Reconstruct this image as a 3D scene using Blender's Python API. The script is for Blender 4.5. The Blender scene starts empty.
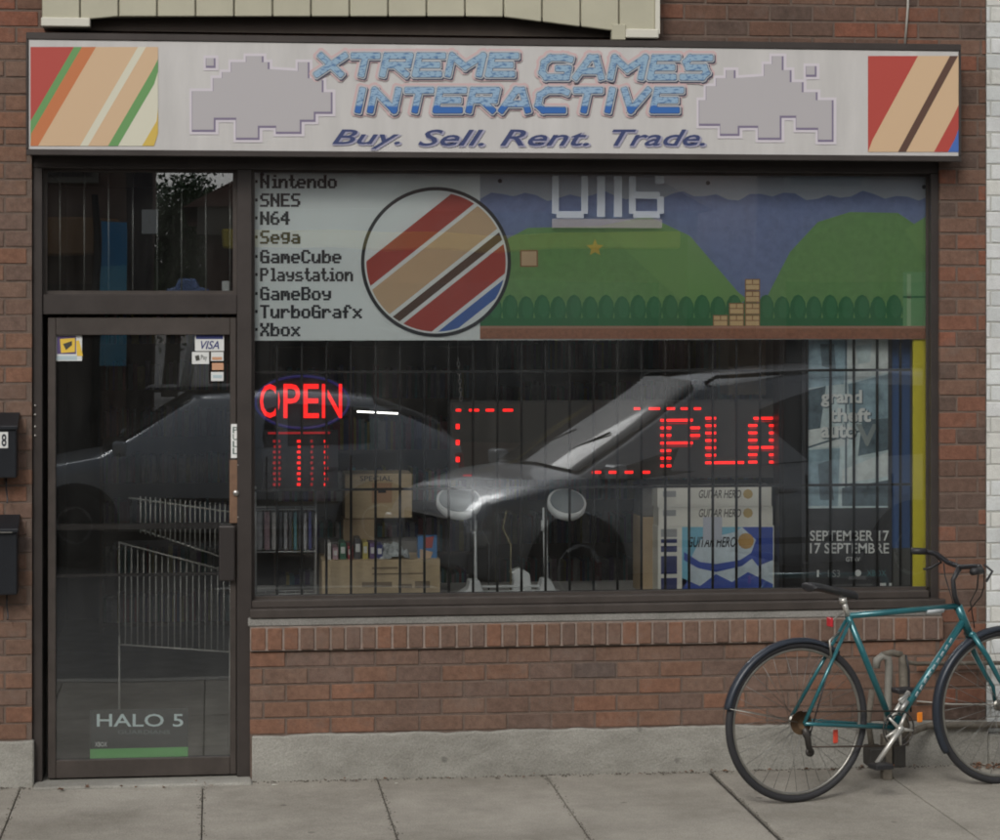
import bpy, math, random
from mathutils import Vector
random.seed(7)
R = math.radians
sc = bpy.context.scene
COL = sc.collection

# ------------------------------------------------------------------ camera, sky, sun, exposure
YAW = R(6.8); FPX = 2390.0; CAMD = 10.9; CAMZ = 2.18; HOR = 300.0
cam_d = bpy.data.cameras.new('camera'); cam = bpy.data.objects.new('camera', cam_d); COL.objects.link(cam)
cam.location = (0, -CAMD, CAMZ); cam.rotation_euler = (R(90), 0, -YAW)
cam_d.sensor_width = 36; cam_d.lens = FPX/1000*36; cam_d.shift_y = -(420-HOR)/1000.0
cam_d.clip_start = 0.05; cam_d.clip_end = 600
sc.camera = cam
w = bpy.data.worlds.new("World"); sc.world = w; w.use_nodes = True
nt = w.node_tree; bg = nt.nodes['Background']
sky = nt.nodes.new('ShaderNodeTexSky'); sky.sky_type = 'NISHITA'; sky.sun_disc = False
SUN_EL, SUN_AZ = R(38), R(204)          # azimuth from +Y clockwise: behind the camera, a little left
sky.sun_elevation = SUN_EL; sky.sun_rotation = SUN_AZ; sky.dust_density = 4; sky.air_density = 1.0
hs = nt.nodes.new('ShaderNodeHueSaturation'); hs.inputs['Saturation'].default_value = 0.22
nt.links.new(sky.outputs[0], hs.inputs['Color']); nt.links.new(hs.outputs[0], bg.inputs['Color'])
bg.inputs['Strength'].default_value = 0.10
sl = bpy.data.lights.new('sun', 'SUN'); sl.energy = 1.1; sl.angle = R(18); sl.color = (1, .97, .92)
so = bpy.data.objects.new('sun', sl); COL.objects.link(so)
sd = Vector((math.sin(SUN_AZ)*math.cos(SUN_EL), math.cos(SUN_AZ)*math.cos(SUN_EL), math.sin(SUN_EL)))
so.rotation_euler = (-sd).to_track_quat('-Z', 'Y').to_euler(); so.location = (0, -20, 20)
sc.view_settings.view_transform = 'Standard'; sc.view_settings.look = 'None'
sc.view_settings.gamma = 1; sc.view_settings.exposure = 0.1
sc.cycles.filter_width = 1.9

# ------------------------------------------------------------------ measuring helpers (survey points -> metres)
def X(px, Y=0.0): return (CAMD+Y)*math.tan(math.atan((px-500)/FPX)+YAW)
def dep(px, Y=0.0): return (CAMD+Y)*math.cos(YAW)+X(px, Y)*math.sin(YAW)
def Z(px, py, Y=0.0): return CAMZ-(py-HOR)*dep(px, Y)/FPX
def at(px, py, Y=0.0): return (X(px, Y), Z(px, py, Y))

# ------------------------------------------------------------------ materials
MATS = {}
def mat(name, color, rough=.6, metal=0, var=0.0, vscale=6, bump=0, bscale=40, emit=None, estr=0, spec=.5, coat=0, aniso=None):
    if name in MATS: return MATS[name]
    m = bpy.data.materials.new(name); m.use_nodes = True; n = m.node_tree; b = n.nodes['Principled BSDF']
    b.inputs['Base Color'].default_value = (*color, 1); b.inputs['Roughness'].default_value = rough
    b.inputs['Metallic'].default_value = metal; b.inputs['Specular IOR Level'].default_value = spec
    b.inputs['Coat Weight'].default_value = coat
    if emit: b.inputs['Emission Color'].default_value = (*emit, 1); b.inputs['Emission Strength'].default_value = estr
    if var or bump:
        tc = n.nodes.new('ShaderNodeTexCoord')
        mp = n.nodes.new('ShaderNodeMapping'); n.links.new(tc.outputs['Object'], mp.inputs[0])
        if aniso: mp.inputs['Scale'].default_value = aniso
    if var:
        t = n.nodes.new('ShaderNodeTexNoise'); t.inputs['Scale'].default_value = vscale; t.inputs['Detail'].default_value = 6
        t.inputs['Roughness'].default_value = .65
        n.links.new(mp.outputs[0], t.inputs['Vector'])
        r = n.nodes.new('ShaderNodeMapRange'); r.inputs[1].default_value = .3; r.inputs[2].default_value = .7
        r.inputs[3].default_value = 1-var; r.inputs[4].default_value = 1+var
        n.links.new(t.outputs[0], r.inputs[0])
        v = n.nodes.new('ShaderNodeVectorMath'); v.operation = 'SCALE'; v.inputs[0].default_value = color
        n.links.new(r.outputs[0], v.inputs['Scale']); n.links.new(v.outputs[0], b.inputs['Base Color'])
    if bump:
        t2 = n.nodes.new('ShaderNodeTexNoise'); t2.inputs['Scale'].default_value = bscale; t2.inputs['Detail'].default_value = 8
        n.links.new(mp.outputs[0], t2.inputs['Vector'])
        bp = n.nodes.new('ShaderNodeBump'); bp.inputs['Strength'].default_value = bump; bp.inputs['Distance'].default_value = .01
        n.links.new(t2.outputs[0], bp.inputs['Height']); n.links.new(bp.outputs[0], b.inputs['Normal'])
    MATS[name] = m
    return m

def brick_mat(name, stops, mott=.22):
    m = bpy.data.materials.new(name); m.use_nodes = True; n = m.node_tree; b = n.nodes['Principled BSDF']
    g = n.nodes.new('ShaderNodeNewGeometry'); cr = n.nodes.new('ShaderNodeValToRGB')
    cr.color_ramp.interpolation = 'CONSTANT'
    els = cr.color_ramp.elements
    for i, (p, c) in enumerate(stops):
        e = els[i] if i < 2 else els.new(p)
        e.position = p; e.color = (*c, 1)
    n.links.new(g.outputs['Random Per Island'], cr.inputs[0])
    tc = n.nodes.new('ShaderNodeTexCoord')
    def noise(s, lo, hi, det=5, vec=None):
        t = n.nodes.new('ShaderNodeTexNoise'); t.inputs['Scale'].default_value = s; t.inputs['Detail'].default_value = det
        t.inputs['Roughness'].default_value = .7
        n.links.new(vec or tc.outputs['Object'], t.inputs['Vector'])
        r = n.nodes.new('ShaderNodeMapRange'); r.inputs[1].default_value = .3; r.inputs[2].default_value = .7
        r.inputs[3].default_value = lo; r.inputs[4].default_value = hi
        n.links.new(t.outputs[0], r.inputs[0]); return r.outputs[0], t.outputs[0]
    a, _ = noise(38, 1-mott, 1+mott); c, _ = noise(2.2, .8, 1.15)
    mu = n.nodes.new('ShaderNodeMath'); mu.operation = 'MULTIPLY'; n.links.new(a, mu.inputs[0]); n.links.new(c, mu.inputs[1])
    v = n.nodes.new('ShaderNodeVectorMath'); v.operation = 'SCALE'
    n.links.new(cr.outputs[0], v.inputs[0]); n.links.new(mu.outputs[0], v.inputs['Scale'])
    # soot and mortar smears
    mx = n.nodes.new('ShaderNodeMix'); mx.data_type = 'RGBA'
    s, _ = noise(9, -.6, .45)
    n.links.new(s, mx.inputs['Factor']); n.links.new(v.outputs[0], mx.inputs[6]); mx.inputs[7].default_value = (.16, .125, .105, 1)
    n.links.new(mx.outputs[2], b.inputs['Base Color'])
    b.inputs['Roughness'].default_value = .9; b.inputs['Specular IOR Level'].default_value = .25
    _, h = noise(120, 0, 1)
    bp = n.nodes.new('ShaderNodeBump'); bp.inputs['Strength'].default_value = .5; bp.inputs['Distance'].default_value = .006
    n.links.new(h, bp.inputs['Height']); n.links.new(bp.outputs[0], b.inputs['Normal'])
    MATS[name] = m; return m

red_brick = brick_mat('red brick', [(0, (.172, .106, .077)), (.16, (.186, .106, .073)), (.34, (.160, .102, .077)), (.5, (.176, .112, .083)), (.66, (.150, .100, .079)), (.86, (.202, .106, .070)), (.96, (.120, .090, .077))])
dark_brick = brick_mat('brown brick', [(0, (.15, .085, .06)), (.2, (.19, .09, .06)), (.4, (.13, .08, .06)), (.6, (.17, .10, .072)), (.8, (.11, .075, .06)), (.93, (.20, .085, .055))])
white_brick = brick_mat('white painted brick', [(0, (.60, .62, .61)), (.4, (.64, .65, .64)), (.7, (.57, .59, .58)), (.9, (.61, .61, .57))], .05)
for lk in list(white_brick.node_tree.nodes):
    if lk.type == 'MIX': lk.inputs[7].default_value = (.5, .5, .47, 1)
mortar_m = mat('mortar', (.135, .098, .078), .95, var=.2, vscale=20, bump=.4, bscale=150)
mortar_w = mat('painted mortar', (.42, .42, .39), .95, var=.15, vscale=20)
frame_m = mat('bronze aluminium', (.056, .047, .043), .42, .35, var=.18, vscale=5)
frame_l = mat('worn bronze aluminium', (.072, .06, .053), .45, .35, var=.2, vscale=8)
black_m = mat('black plastic', (.02, .02, .022), .5)
iron_m = mat('black painted iron', (.018, .017, .017), .55, .2)
white_m = mat('white paint', (.78, .78, .76), .5, var=.04)
concrete_m = mat('concrete', (.29, .285, .26), .9, var=.2, vscale=3.5, bump=.6, bscale=70)

def concrete2(name, base, dark, streak=(1, 1, 1)):
    m = mat(name, base, .92, bump=.5, bscale=90); n = m.node_tree; b = n.nodes['Principled BSDF']
    tc = n.nodes.new('ShaderNodeTexCoord'); mp = n.nodes.new('ShaderNodeMapping'); mp.inputs['Scale'].default_value = streak
    n.links.new(tc.outputs['Object'], mp.inputs[0])
    prev = None
    ramp = n.nodes.new('ShaderNodeMix'); ramp.data_type = 'RGBA'
    ramp.inputs[6].default_value = (*dark, 1); ramp.inputs[7].default_value = (*base, 1)
    t1 = n.nodes.new('ShaderNodeTexNoise'); t1.inputs['Scale'].default_value = 1.6; t1.inputs['Detail'].default_value = 10; t1.inputs['Roughness'].default_value = .72
    n.links.new(mp.outputs[0], t1.inputs['Vector'])
    r = n.nodes.new('ShaderNodeMapRange'); r.inputs[1].default_value = .3; r.inputs[2].default_value = .62
    n.links.new(t1.outputs[0], r.inputs[0]); n.links.new(r.outputs[0], ramp.inputs['Factor'])
    t2 = n.nodes.new('ShaderNodeTexNoise'); t2.inputs['Scale'].default_value = 160; t2.inputs['Detail'].default_value = 3
    n.links.new(tc.outputs['Object'], t2.inputs['Vector'])
    r2 = n.nodes.new('ShaderNodeMapRange'); r2.inputs[1].default_value = .3; r2.inputs[2].default_value = .7; r2.inputs[3].default_value = .82; r2.inputs[4].default_value = 1.15
    n.links.new(t2.outputs[0], r2.inputs[0])
    # dark spots (old gum, oil)
    vo = n.nodes.new('ShaderNodeTexVoronoi'); vo.inputs['Scale'].default_value = 4.5; n.links.new(tc.outputs['Object'], vo.inputs['Vector'])
    r3 = n.nodes.new('ShaderNodeMapRange'); r3.inputs[1].default_value = .05; r3.inputs[2].default_value = .09; r3.inputs[3].default_value = .6; r3.inputs[4].default_value = 1
    n.links.new(vo.outputs['Distance'], r3.inputs[0])
    mm = n.nodes.new('ShaderNodeMath'); mm.operation = 'MULTIPLY'; n.links.new(r2.outputs[0], mm.inputs[0]); n.links.new(r3.outputs[0], mm.inputs[1])
    v = n.nodes.new('ShaderNodeVectorMath'); v.operation = 'SCALE'
    n.links.new(ramp.outputs[2], v.inputs[0]); n.links.new(mm.outputs[0], v.inputs['Scale']); n.links.new(v.outputs[0], b.inputs['Base Color'])
    return m
walk_m = concrete2('sidewalk concrete', (.365, .340, .295), (.205, .189, .158))
base_m = concrete2('foundation concrete', (.335, .325, .29), (.175, .167, .145), (1, 1, 2.2))
asphalt_m = mat('asphalt', (.085, .084, .082), .9, var=.2, vscale=3, bump=.4, bscale=120)

def glass_mat(name, refl, tint, wob=.0011, edge=.5, sc_=1.4):
    m = bpy.data.materials.new(name); m.use_nodes = True; n = m.node_tree
    for q in list(n.nodes):
        if q.type == 'BSDF_PRINCIPLED': n.nodes.remove(q)
    out = n.nodes['Material Output']
    tr = n.nodes.new('ShaderNodeBsdfTransparent'); tr.inputs[0].default_value = (*tint, 1)
    gl = n.nodes.new('ShaderNodeBsdfGlossy'); gl.inputs['Roughness'].default_value = 0.0; gl.inputs[0].default_value = (.93, .96, 1, 1)
    lw = n.nodes.new('ShaderNodeLayerWeight'); lw.inputs['Blend'].default_value = .3
    mr = n.nodes.new('ShaderNodeMapRange'); mr.inputs[3].default_value = refl; mr.inputs[4].default_value = 1
    n.links.new(lw.outputs['Fresnel'], mr.inputs[0])
    mx = n.nodes.new('ShaderNodeMixShader'); n.links.new(mr.outputs[0], mx.inputs[0]); n.links.new(tr.outputs[0], mx.inputs[1]); n.links.new(gl.outputs[0], mx.inputs[2])
    df = n.nodes.new('ShaderNodeBsdfDiffuse'); df.inputs[0].default_value = (.55, .54, .50, 1)
    tcd = n.nodes.new('ShaderNodeTexCoord'); td = n.nodes.new('ShaderNodeTexNoise'); td.inputs['Scale'].default_value = 3.5; td.inputs['Detail'].default_value = 7; td.inputs['Roughness'].default_value = .65
    mpd = n.nodes.new('ShaderNodeMapping'); mpd.inputs['Scale'].default_value = (1.6, 1, .45); n.links.new(tcd.outputs['Object'], mpd.inputs[0]); n.links.new(mpd.outputs[0], td.inputs['Vector'])
    rd = n.nodes.new('ShaderNodeMapRange'); rd.inputs[1].default_value = .35; rd.inputs[2].default_value = .72; rd.inputs[3].default_value = .003; rd.inputs[4].default_value = .022; n.links.new(td.outputs[0], rd.inputs[0])
    md = n.nodes.new('ShaderNodeMixShader'); n.links.new(rd.outputs[0], md.inputs[0]); n.links.new(mx.outputs[0], md.inputs[1]); n.links.new(df.outputs[0], md.inputs[2])
    n.links.new(md.outputs[0], out.inputs[0])
    tc = n.nodes.new('ShaderNodeTexCoord'); t = n.nodes.new('ShaderNodeTexNoise'); t.inputs['Scale'].default_value = sc_; t.inputs['Detail'].default_value = 1
    n.links.new(tc.outputs['Object'], t.inputs['Vector'])
    bp = n.nodes.new('ShaderNodeBump'); bp.inputs['Strength'].default_value = 1; bp.inputs['Distance'].default_value = wob
    n.links.new(t.outputs[0], bp.inputs['Height']); n.links.new(bp.outputs[0], gl.inputs['Normal'])
    MATS[name] = m; return m
shop_glass = glass_mat('shop glass', .075, (.975, .985, .98))
door_glass = glass_mat('door glass', .085, (.955, .965, .96))

# ------------------------------------------------------------------ mesh builder
class MB:
    def __init__(s, m=None): s.v = []; s.f = []; s.fm = []; s.mats = []; s.cur = m; s.smooth = []; s.sm = False
    def mi(s, m):
        m = m or s.cur
        if m not in s.mats: s.mats.append(m)
        return s.mats.index(m)
    def add(s, vs, fs, m=None, smooth=None):
        o = len(s.v); s.v += [tuple(p) for p in vs]; i = s.mi(m)
        for f in fs: s.f.append([o+k for k in f]); s.fm.append(i); s.smooth.append(s.sm if smooth is None else smooth)
    def box(s, x0, x1, y0, y1, z0, z1, m=None):
        if x0 > x1: x0, x1 = x1, x0
        if y0 > y1: y0, y1 = y1, y0
        if z0 > z1: z0, z1 = z1, z0
        vs = [(x0,y0,z0),(x1,y0,z0),(x1,y1,z0),(x0,y1,z0),(x0,y0,z1),(x1,y0,z1),(x1,y1,z1),(x0,y1,z1)]
        s.add(vs, [(3,2,1,0),(4,5,6,7),(0,1,5,4),(1,2,6,5),(2,3,7,6),(3,0,4,7)], m, False)
    def pbox(s, a, b, c, d, Y0, Y1, m=None):   # rectangle given by survey points, front face at Y0
        xm = (a+c)/2
        s.box(X(a, Y0), X(c, Y0), Y0, Y1, Z(xm, d, Y0), Z(xm, b, Y0), m)
    def prism(s, pts, y0, y1, m=None):          # polygon in XZ, thickness in Y
        A = sum(pts[i][0]*pts[(i+1)%len(pts)][1]-pts[(i+1)%len(pts)][0]*pts[i][1] for i in range(len(pts)))
        if A < 0: pts = pts[::-1]
        n = len(pts); vs = [(p[0], y0, p[1]) for p in pts]+[(p[0], y1, p[1]) for p in pts]
        s.add(vs, [tuple(range(n)), tuple(range(2*n-1, n-1, -1))]+[((i+1)%n, i, n+i, n+(i+1)%n) for i in range(n)], m, False)
    def poly(s, ppts, Y, t=.0008, m=None): s.prism([at(a, b, Y) for a, b in ppts], Y, Y+t, m)
    def tube(s, pts, r, m=None, n=8, cap=True, closed=False):
        pts = [Vector(p) for p in pts]; rs = r if isinstance(r, (list, tuple)) else [r]*len(pts)
        vs = []; fs = []; up = None; N = len(pts)
        for i, p in enumerate(pts):
            if closed: d = (pts[(i+1) % N]-pts[i-1])
            else: d = (pts[min(i+1, N-1)]-pts[max(i-1, 0)])
            if d.length < 1e-9: d = Vector((0, 0, 1))
            d.normalize()
            if up is None: up = Vector((0, 0, 1)) if abs(d.z) < .9 else Vector((1, 0, 0))
            a = d.cross(up)
            if a.length < 1e-6: a = d.orthogonal()
            a.normalize(); b = a.cross(d).normalized(); up = b
            for k in range(n):
                t = 2*math.pi*k/n; vs.append(p+(a*math.cos(t)+b*math.sin(t))*rs[i])
        for i in range(N if closed else N-1):
            for k in range(n):
                j = (i+1) % N
                fs.append((i*n+k, i*n+(k+1) % n, j*n+(k+1) % n, j*n+k))
        if cap and not closed: fs += [tuple(range(n-1, -1, -1)), tuple(range((N-1)*n, N*n))]
        s.add(vs, fs, m, True)
    def ring(s, c, R_, r, axis='y', m=None, N=64, n=8, sx=1, sz=1):
        pts = []
        for i in range(N):
            t = 2*math.pi*i/N; a, b = math.cos(t)*R_*sx, math.sin(t)*R_*sz
            pts.append((c[0]+a, c[1], c[2]+b) if axis == 'y' else ((c[0]+a, c[1]+b, c[2]) if axis == 'z' else (c[0], c[1]+a, c[2]+b)))
        s.tube(pts, r, m, n, closed=True)
    def lathe(s, c, prof, axis='z', m=None, N=24, tilt=None):   # prof: (radius, height)
        vs = []; fs = []
        for r, h in prof:
            for k in range(N):
                t = 2*math.pi*k/N; a, b = r*math.cos(t), r*math.sin(t)
                p = Vector((a, b, h)) if axis == 'z' else (Vector((a, h, b)) if axis == 'y' else Vector((h, a, b)))
                if tilt: p.rotate(tilt)
                vs.append(Vector(c)+p)
        for i in range(len(prof)-1):
            for k in range(N): fs.append((i*N+k, i*N+(k+1) % N, (i+1)*N+(k+1) % N, (i+1)*N+k))
        fs += [tuple(range(N)), tuple(range((len(prof)-1)*N, len(prof)*N))]
        s.add(vs, fs, m, True)
    def build(s, name, parent=None, local=False, bevel=0, label=None, cat=None, group=None, kind=None, seg=1, recalc=False):
        me = bpy.data.meshes.new(name)
        xs, ys, zs = zip(*s.v)
        if local: org = Vector((0, 0, 0))
        else: org = Vector(((min(xs)+max(xs))/2, (min(ys)+max(ys))/2, min(zs)))
        me.from_pydata([(p[0]-org.x, p[1]-org.y, p[2]-org.z) for p in s.v], [], s.f)
        for mm in s.mats: me.materials.append(mm)
        for i, p in enumerate(me.polygons): p.material_index = s.fm[i]; p.use_smooth = s.smooth[i]
        me.update()
        if recalc:
            import bmesh
            bm = bmesh.new(); bm.from_mesh(me); bmesh.ops.recalc_face_normals(bm, faces=bm.faces); bm.to_mesh(me); bm.free()
        o = bpy.data.objects.new(name, me); COL.objects.link(o)
        if parent:
            o.parent = parent
            if not local: o.location = org-Vector(parent['_w'])
            else: o.location = (0, 0, 0)
            o['_w'] = tuple(org)
        else: o.location = org; o['_w'] = tuple(org)
        if bevel:
            bv = o.modifiers.new('bevel', 'BEVEL'); bv.width = bevel; bv.segments = seg; bv.limit_method = 'ANGLE'; bv.angle_limit = R(40)
        tag(o, label, cat, group, kind)
        return o
def tag(o, label=None, cat=None, group=None, kind=None):
    if label: o['label'] = label
    if cat: o['category'] = cat
    if group: o['group'] = group
    if kind: o['kind'] = kind
    return o
def thing(name, loc, label, cat, group=None, rz=0):
    o = bpy.data.objects.new(name, None); COL.objects.link(o); o.location = loc; o.rotation_euler = (0, 0, rz)
    o.empty_display_size = .1; o['_w'] = tuple(loc); return tag(o, label, cat, group)

# text: outline letters fitted into a rectangle given by survey points
def text_geo(body, shear=0, offset=0, res=3, space=1.0):
    cu = bpy.data.curves.new('t', 'FONT'); cu.body = body; cu.size = 1; cu.shear = shear; cu.offset = offset
    cu.resolution_u = res; cu.space_character = space; cu.fill_mode = 'FRONT'
    ob = bpy.data.objects.new('t', cu); COL.objects.link(ob)
    dg = bpy.context.evaluated_depsgraph_get(); me = bpy.data.meshes.new_from_object(ob.evaluated_get(dg))
    vs = [tuple(v.co) for v in me.vertices]; fs = [tuple(p.vertices) for p in me.polygons]
    bpy.data.objects.remove(ob); bpy.data.curves.remove(cu); bpy.data.meshes.remove(me)
    return vs, fs
def txt(mb, body, a, b, c, d, Y, m, shear=0, offset=0, fit_offset=0.0, space=1.0, clip_z=None):
    v0, _ = text_geo(body, shear, fit_offset, space=space)
    x0, x1 = min(p[0] for p in v0), max(p[0] for p in v0); y0, y1 = min(p[1] for p in v0), max(p[1] for p in v0)
    vs, fs = text_geo(body, shear, offset, space=space)
    A0, A1 = at(a, d, Y), at(c, d, Y); B0, B1 = at(a, b, Y), at(c, b, Y)
    out = []
    for p in vs:
        u = (p[0]-x0)/(x1-x0); t = (p[1]-y0)/(y1-y0)
        xx = A0[0]+(A1[0]-A0[0])*u
        zb = A0[1]+(A1[1]-A0[1])*u; zt = B0[1]+(B1[1]-B0[1])*u
        z = zb+(zt-zb)*t
        if clip_z is not None: z = min(z, clip_z)
        out.append((xx, Y, z))
    mb.add(out, fs, m, False)

FONT = dict(zip('N i n t e d o S E 6 4 g a G m C u b P l y s B T r f x X L A'.split(), [
 '7F0408107F','00447D4000','7C08040478','043F444020','3854545418','384444487F','3844444438','4649494931','7F49494941','3C4A494930','181412 7F10'.replace(' ',''),
 '0C5252523E','2054545478','3E4149497A','7C04180478','3E41414122','3C4040207C','7F48444438','7F09090906','00417F4000','0C5050503C','4854545420','7F49494936',
 '01017F0101','7C08040408','087E090102','4428102844','6314081463','7F40404040','7E1111117E']))
def glyph(ch):
    h = FONT[ch]; cols = [int(h[2*i:2*i+2], 16) for i in range(5)]
    return [[(cols[c] >> r) & 1 for c in range(5)] for r in range(7)]

# ------------------------------------------------------------------ SETTING: ground, road, sidewalk
g = MB(asphalt_m); g.box(-120, 120, -120, 120, -.5, -.16); g.build('ground', kind='structure')
g = MB(asphalt_m); g.box(-100, 100, -13.2, -2.9, -.156, -.15); g.build('road', kind='structure')
g = MB(mat('lane paint', (.6, .6, .55), .8, var=.2, vscale=12))
for i in range(-8, 9): g.box(i*6, i*6+2.5, -8.35, -8.25, -.15, -.146)
g.build('road_markings', kind='structure')
sw = MB(walk_m)
jx = [X(21), X(203), X(377), X(545), X(708)]
xs = [jx[0]-.8*k for k in range(12, 0, -1)]+jx+[jx[-1]+.8*k for k in range(1, 14)]
for i in range(len(xs)-1):
    gap = .0025 if abs(xs[i]-jx[4]) > .01 else .011
    gap1 = .0025 if abs(xs[i+1]-jx[4]) > .01 else .011
    dz = random.uniform(-.003, 0)
    for k, (ya, yb) in enumerate(((-.012, -1.58), (-1.59, -2.74))):
        sw.box(xs[i]+gap, xs[i+1]-gap1, yb, ya, -.16, dz)
sidewalk = sw.build('sidewalk', kind='structure', bevel=.004, seg=2)
g = MB(mat('joint dirt', (.05, .045, .038), .95, var=.3, vscale=30)); g.box(-9, 13, -2.74, .02, -.158, -.014); g.build('sidewalk_bed', kind='structure')
g = MB(concrete_m); g.box(-20, 30, -2.9, -2.75, -.17, -.002); g.build('kerb', kind='structure', bevel=.015)
g = MB(walk_m); g.box(-60, 60, -16.5, -13.2, -.17, -.02); g.build('far_sidewalk', kind='structure', bevel=.02)

# ------------------------------------------------------------------ SHOP BUILDING
shop = thing('shop_building', (1.3, 0, 0), 'brown brick storefront with dark bronze door and wide barred window', 'building')
def bricks(mb, x0, x1, z0, z1, Y, L=.203, H=.0762, mo=.010, ph=0, dpt=.09, jit=.0016, hdr=False):
    rows = max(1, round((z1-z0)/H)); H = (z1-z0)/rows
    for r in range(rows):
        x = x0-(L*((ph+r*.5) % 1))
        while x < x1:
            a, b = max(x+mo/2, x0), min(x+L-mo/2, x1)
            if b-a > .015:
                j = random.uniform(-jit, jit)
                mb.box(a, b, Y+j, Y+dpt, z0+r*H+mo/2+random.uniform(-.0012, .0012), z0+(r+1)*H-mo/2+random.uniform(-.0012, .0012))
            x += L
XL, XR = -3.2, X(986)
xdl, xdr = X(32), X(940)
ZTOP = 5.2
lw_ = MB(red_brick); bricks(lw_, X(250), X(940), .205, .585, 0, ph=.2)
lw_.build('lower_brick_wall', shop, bevel=.0025)
lp = MB(red_brick); bricks(lp, XL, xdl, .205, 3.33, 0, ph=.35); lp.build('left_brick_pier', shop, bevel=.0025)
rp = MB(dark_brick); bricks(rp, X(940), XR, .0+.205, 3.33, 0, ph=.1); rp.build('right_brick_pier', shop, bevel=.0025)
up = MB(dark_brick); bricks(up, XL, XR, 3.33, ZTOP, 0, ph=.6); up.build('upper_brick_wall', shop, bevel=.0025)
mo = MB(mortar_m)
mo.box(XL, xdl-.001, .004, .30, 0, 3.33); mo.box(X(940)+.001, XR, .004, .30, 0, 3.33); mo.box(XL, XR, .004, .30, 3.33, ZTOP); mo.box(X(250)+.001, X(940), .004, .25, 0, .69)
mo.build('mortar', shop)
# rowlock course of headers below the sill
rl = MB(red_brick); x = X(250)
while x < X(941):
    wd = random.uniform(.066, .076); rl.box(x+.005, min(x+wd-.005, X(942)), -.024+random.uniform(-.002, .003), .09, .592, .694+random.uniform(-.004, .002)); x += wd
rl.build('rowlock_course', shop, bevel=.004)
mj = MB(mat('pale mortar', (.24, .19, .16), .95, var=.25, vscale=25)); mj.box(X(250), X(941), -.017, .08, .589, .699); mj.build('rowlock_mortar', shop)
led = MB(concrete2('sill cement', (.26, .25, .23), (.15, .145, .13))); led.box(X(248), X(941), -.020, .14, .699, .738); led.build('sill_ledge', shop, bevel=.006)
# rough concrete foundation: ragged top
def ragged(x0, x1, z1, y0, name, label=None):
    mb = MB(base_m); n = max(4, int((x1-x0)/.035)); rs = [random.uniform(-.004, .004) for _ in range(n+1)]
    rs = [(rs[max(i-1, 0)]+rs[i]+rs[min(i+1, n)])/2+random.uniform(-.002, .002) for i in range(n+1)]
    P = [(x0+(x1-x0)*i/n, z1+rs[i]) for i in range(n+1)]
    mb.prism([(x0, -.05)]+[(x1, -.05)]+P[::-1], y0, .1); return mb.build(name, shop, bevel=.006)
ragged(X(252), X(987), .204, -.022, 'concrete_foundation')
ragged(XL, X(34), .204, -.022, 'concrete_foundation')
th = MB(base_m); th.box(X(34), X(252), -.10, .2, -.02, .012); th.build('door_threshold', shop, bevel=.008)
# dirt line where wall meets the walk
# --- aluminium frames
YF = .045
fr = MB(frame_m)
ZH0, ZH1 = 2.775, 2.90
fr.box(xdl, X(944), YF-.02, .26, ZH0, ZH1)                       # head
fr.box(xdl, X(42), YF-.02, .26, 0.012, ZH0)                      # left jamb
fr.box(X(237), X(252), YF-.015, .24, .012, ZH0)                  # mullion between door and window
fr.box(3.345, X(944), YF-.02, .11, .738, ZH0)                   # right jamb
fr.box(X(42), X(237), YF-.008, .20, 2.115, 2.205)                # transom bar
fr.build('storefront_frame', shop, bevel=.003)
fs_ = MB(frame_l); fs_.box(X(250), X(944), -.03, .24, .7385, .778); fs_.box(X(252), X(931), YF-.02, .20, .778, .812)
fs_.build('window_sill_frame', shop, bevel=.004)
hd = MB(mat('dark soffit', (.03, .026, .024), .7)); hd.box(XL+2.36, X(944), -.02, .24, 2.902, 3.33); hd.build('sign_header_beam', shop)
# transom window
tw = MB(glass_mat('upper pane glass', .13, (.93, .95, .95))); tw.box(X(42), X(237), .093, .099, 2.205, 2.775); t_ = tw.build('transom_window', shop)
q = MB(frame_l)
for (a, b, c, d) in ((42, 165, 46, 303), (233, 165, 237, 303)): q.box(X(a), X(c), .078, .0925, 2.205, 2.775)
q.box(X(46), X(233), .078, .0925, 2.205, 2.222); q.box(X(46), X(233), .078, .0925, 2.76, 2.775); q.build('glazing_bead', t_)
# display window
dw = MB(shop_glass); dw.box(X(252), 3.345, .090, .096, .812, 2.775); d_ = dw.build('display_window', shop)
q = MB(frame_l); q.box(X(252), X(931), .075, .0895, .812, .826); q.box(X(252), X(931), .075, .0895, 2.762, 2.775); q.box(X(252), X(255), .075, .0895, .826, 2.762); q.box(3.338, 3.345, .075, .0895, .826, 2.762)
q.build('glazing_bead', d_)
# security grille: every bar its own piece
gp = thing('security_grille', (0, 0, 0), None, None); gp.parent = shop; gp.location = Vector((1.9, .2, .8))-Vector(shop['_w']); gp['_w'] = (1.9, .2, .8)
YB = .155
def bar_v(x, z0, z1, r=.0066): b = MB(iron_m); b.tube([(x, YB, z0), (x, YB, z1)], r, n=6); b.build('grille_bar', gp)
def bar_h(x0, x1, z, r=.006): b = MB(iron_m); b.box(x0, x1, YB-.014, YB-.008, z-r, z+r); b.build('grille_rail', gp)
k = 0; xx = X(252, YB)+.115
while xx < X(925, YB): bar_v(xx, .80, 2.74); xx += .1135
for py in (371, 487, 591): bar_h(X(250, YB), X(932, YB), Z(600, py, YB))
pale_bar = mat('worn steel bar', (.30, .29, .27), .5, .5)
for i in range(8):
    b = MB(pale_bar); xx = X(60+24.3*i, YB); b.tube([(xx, YB, 2.16), (xx, YB, 2.79)], .0042, n=6); b.build('grille_bar', gp)

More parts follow.
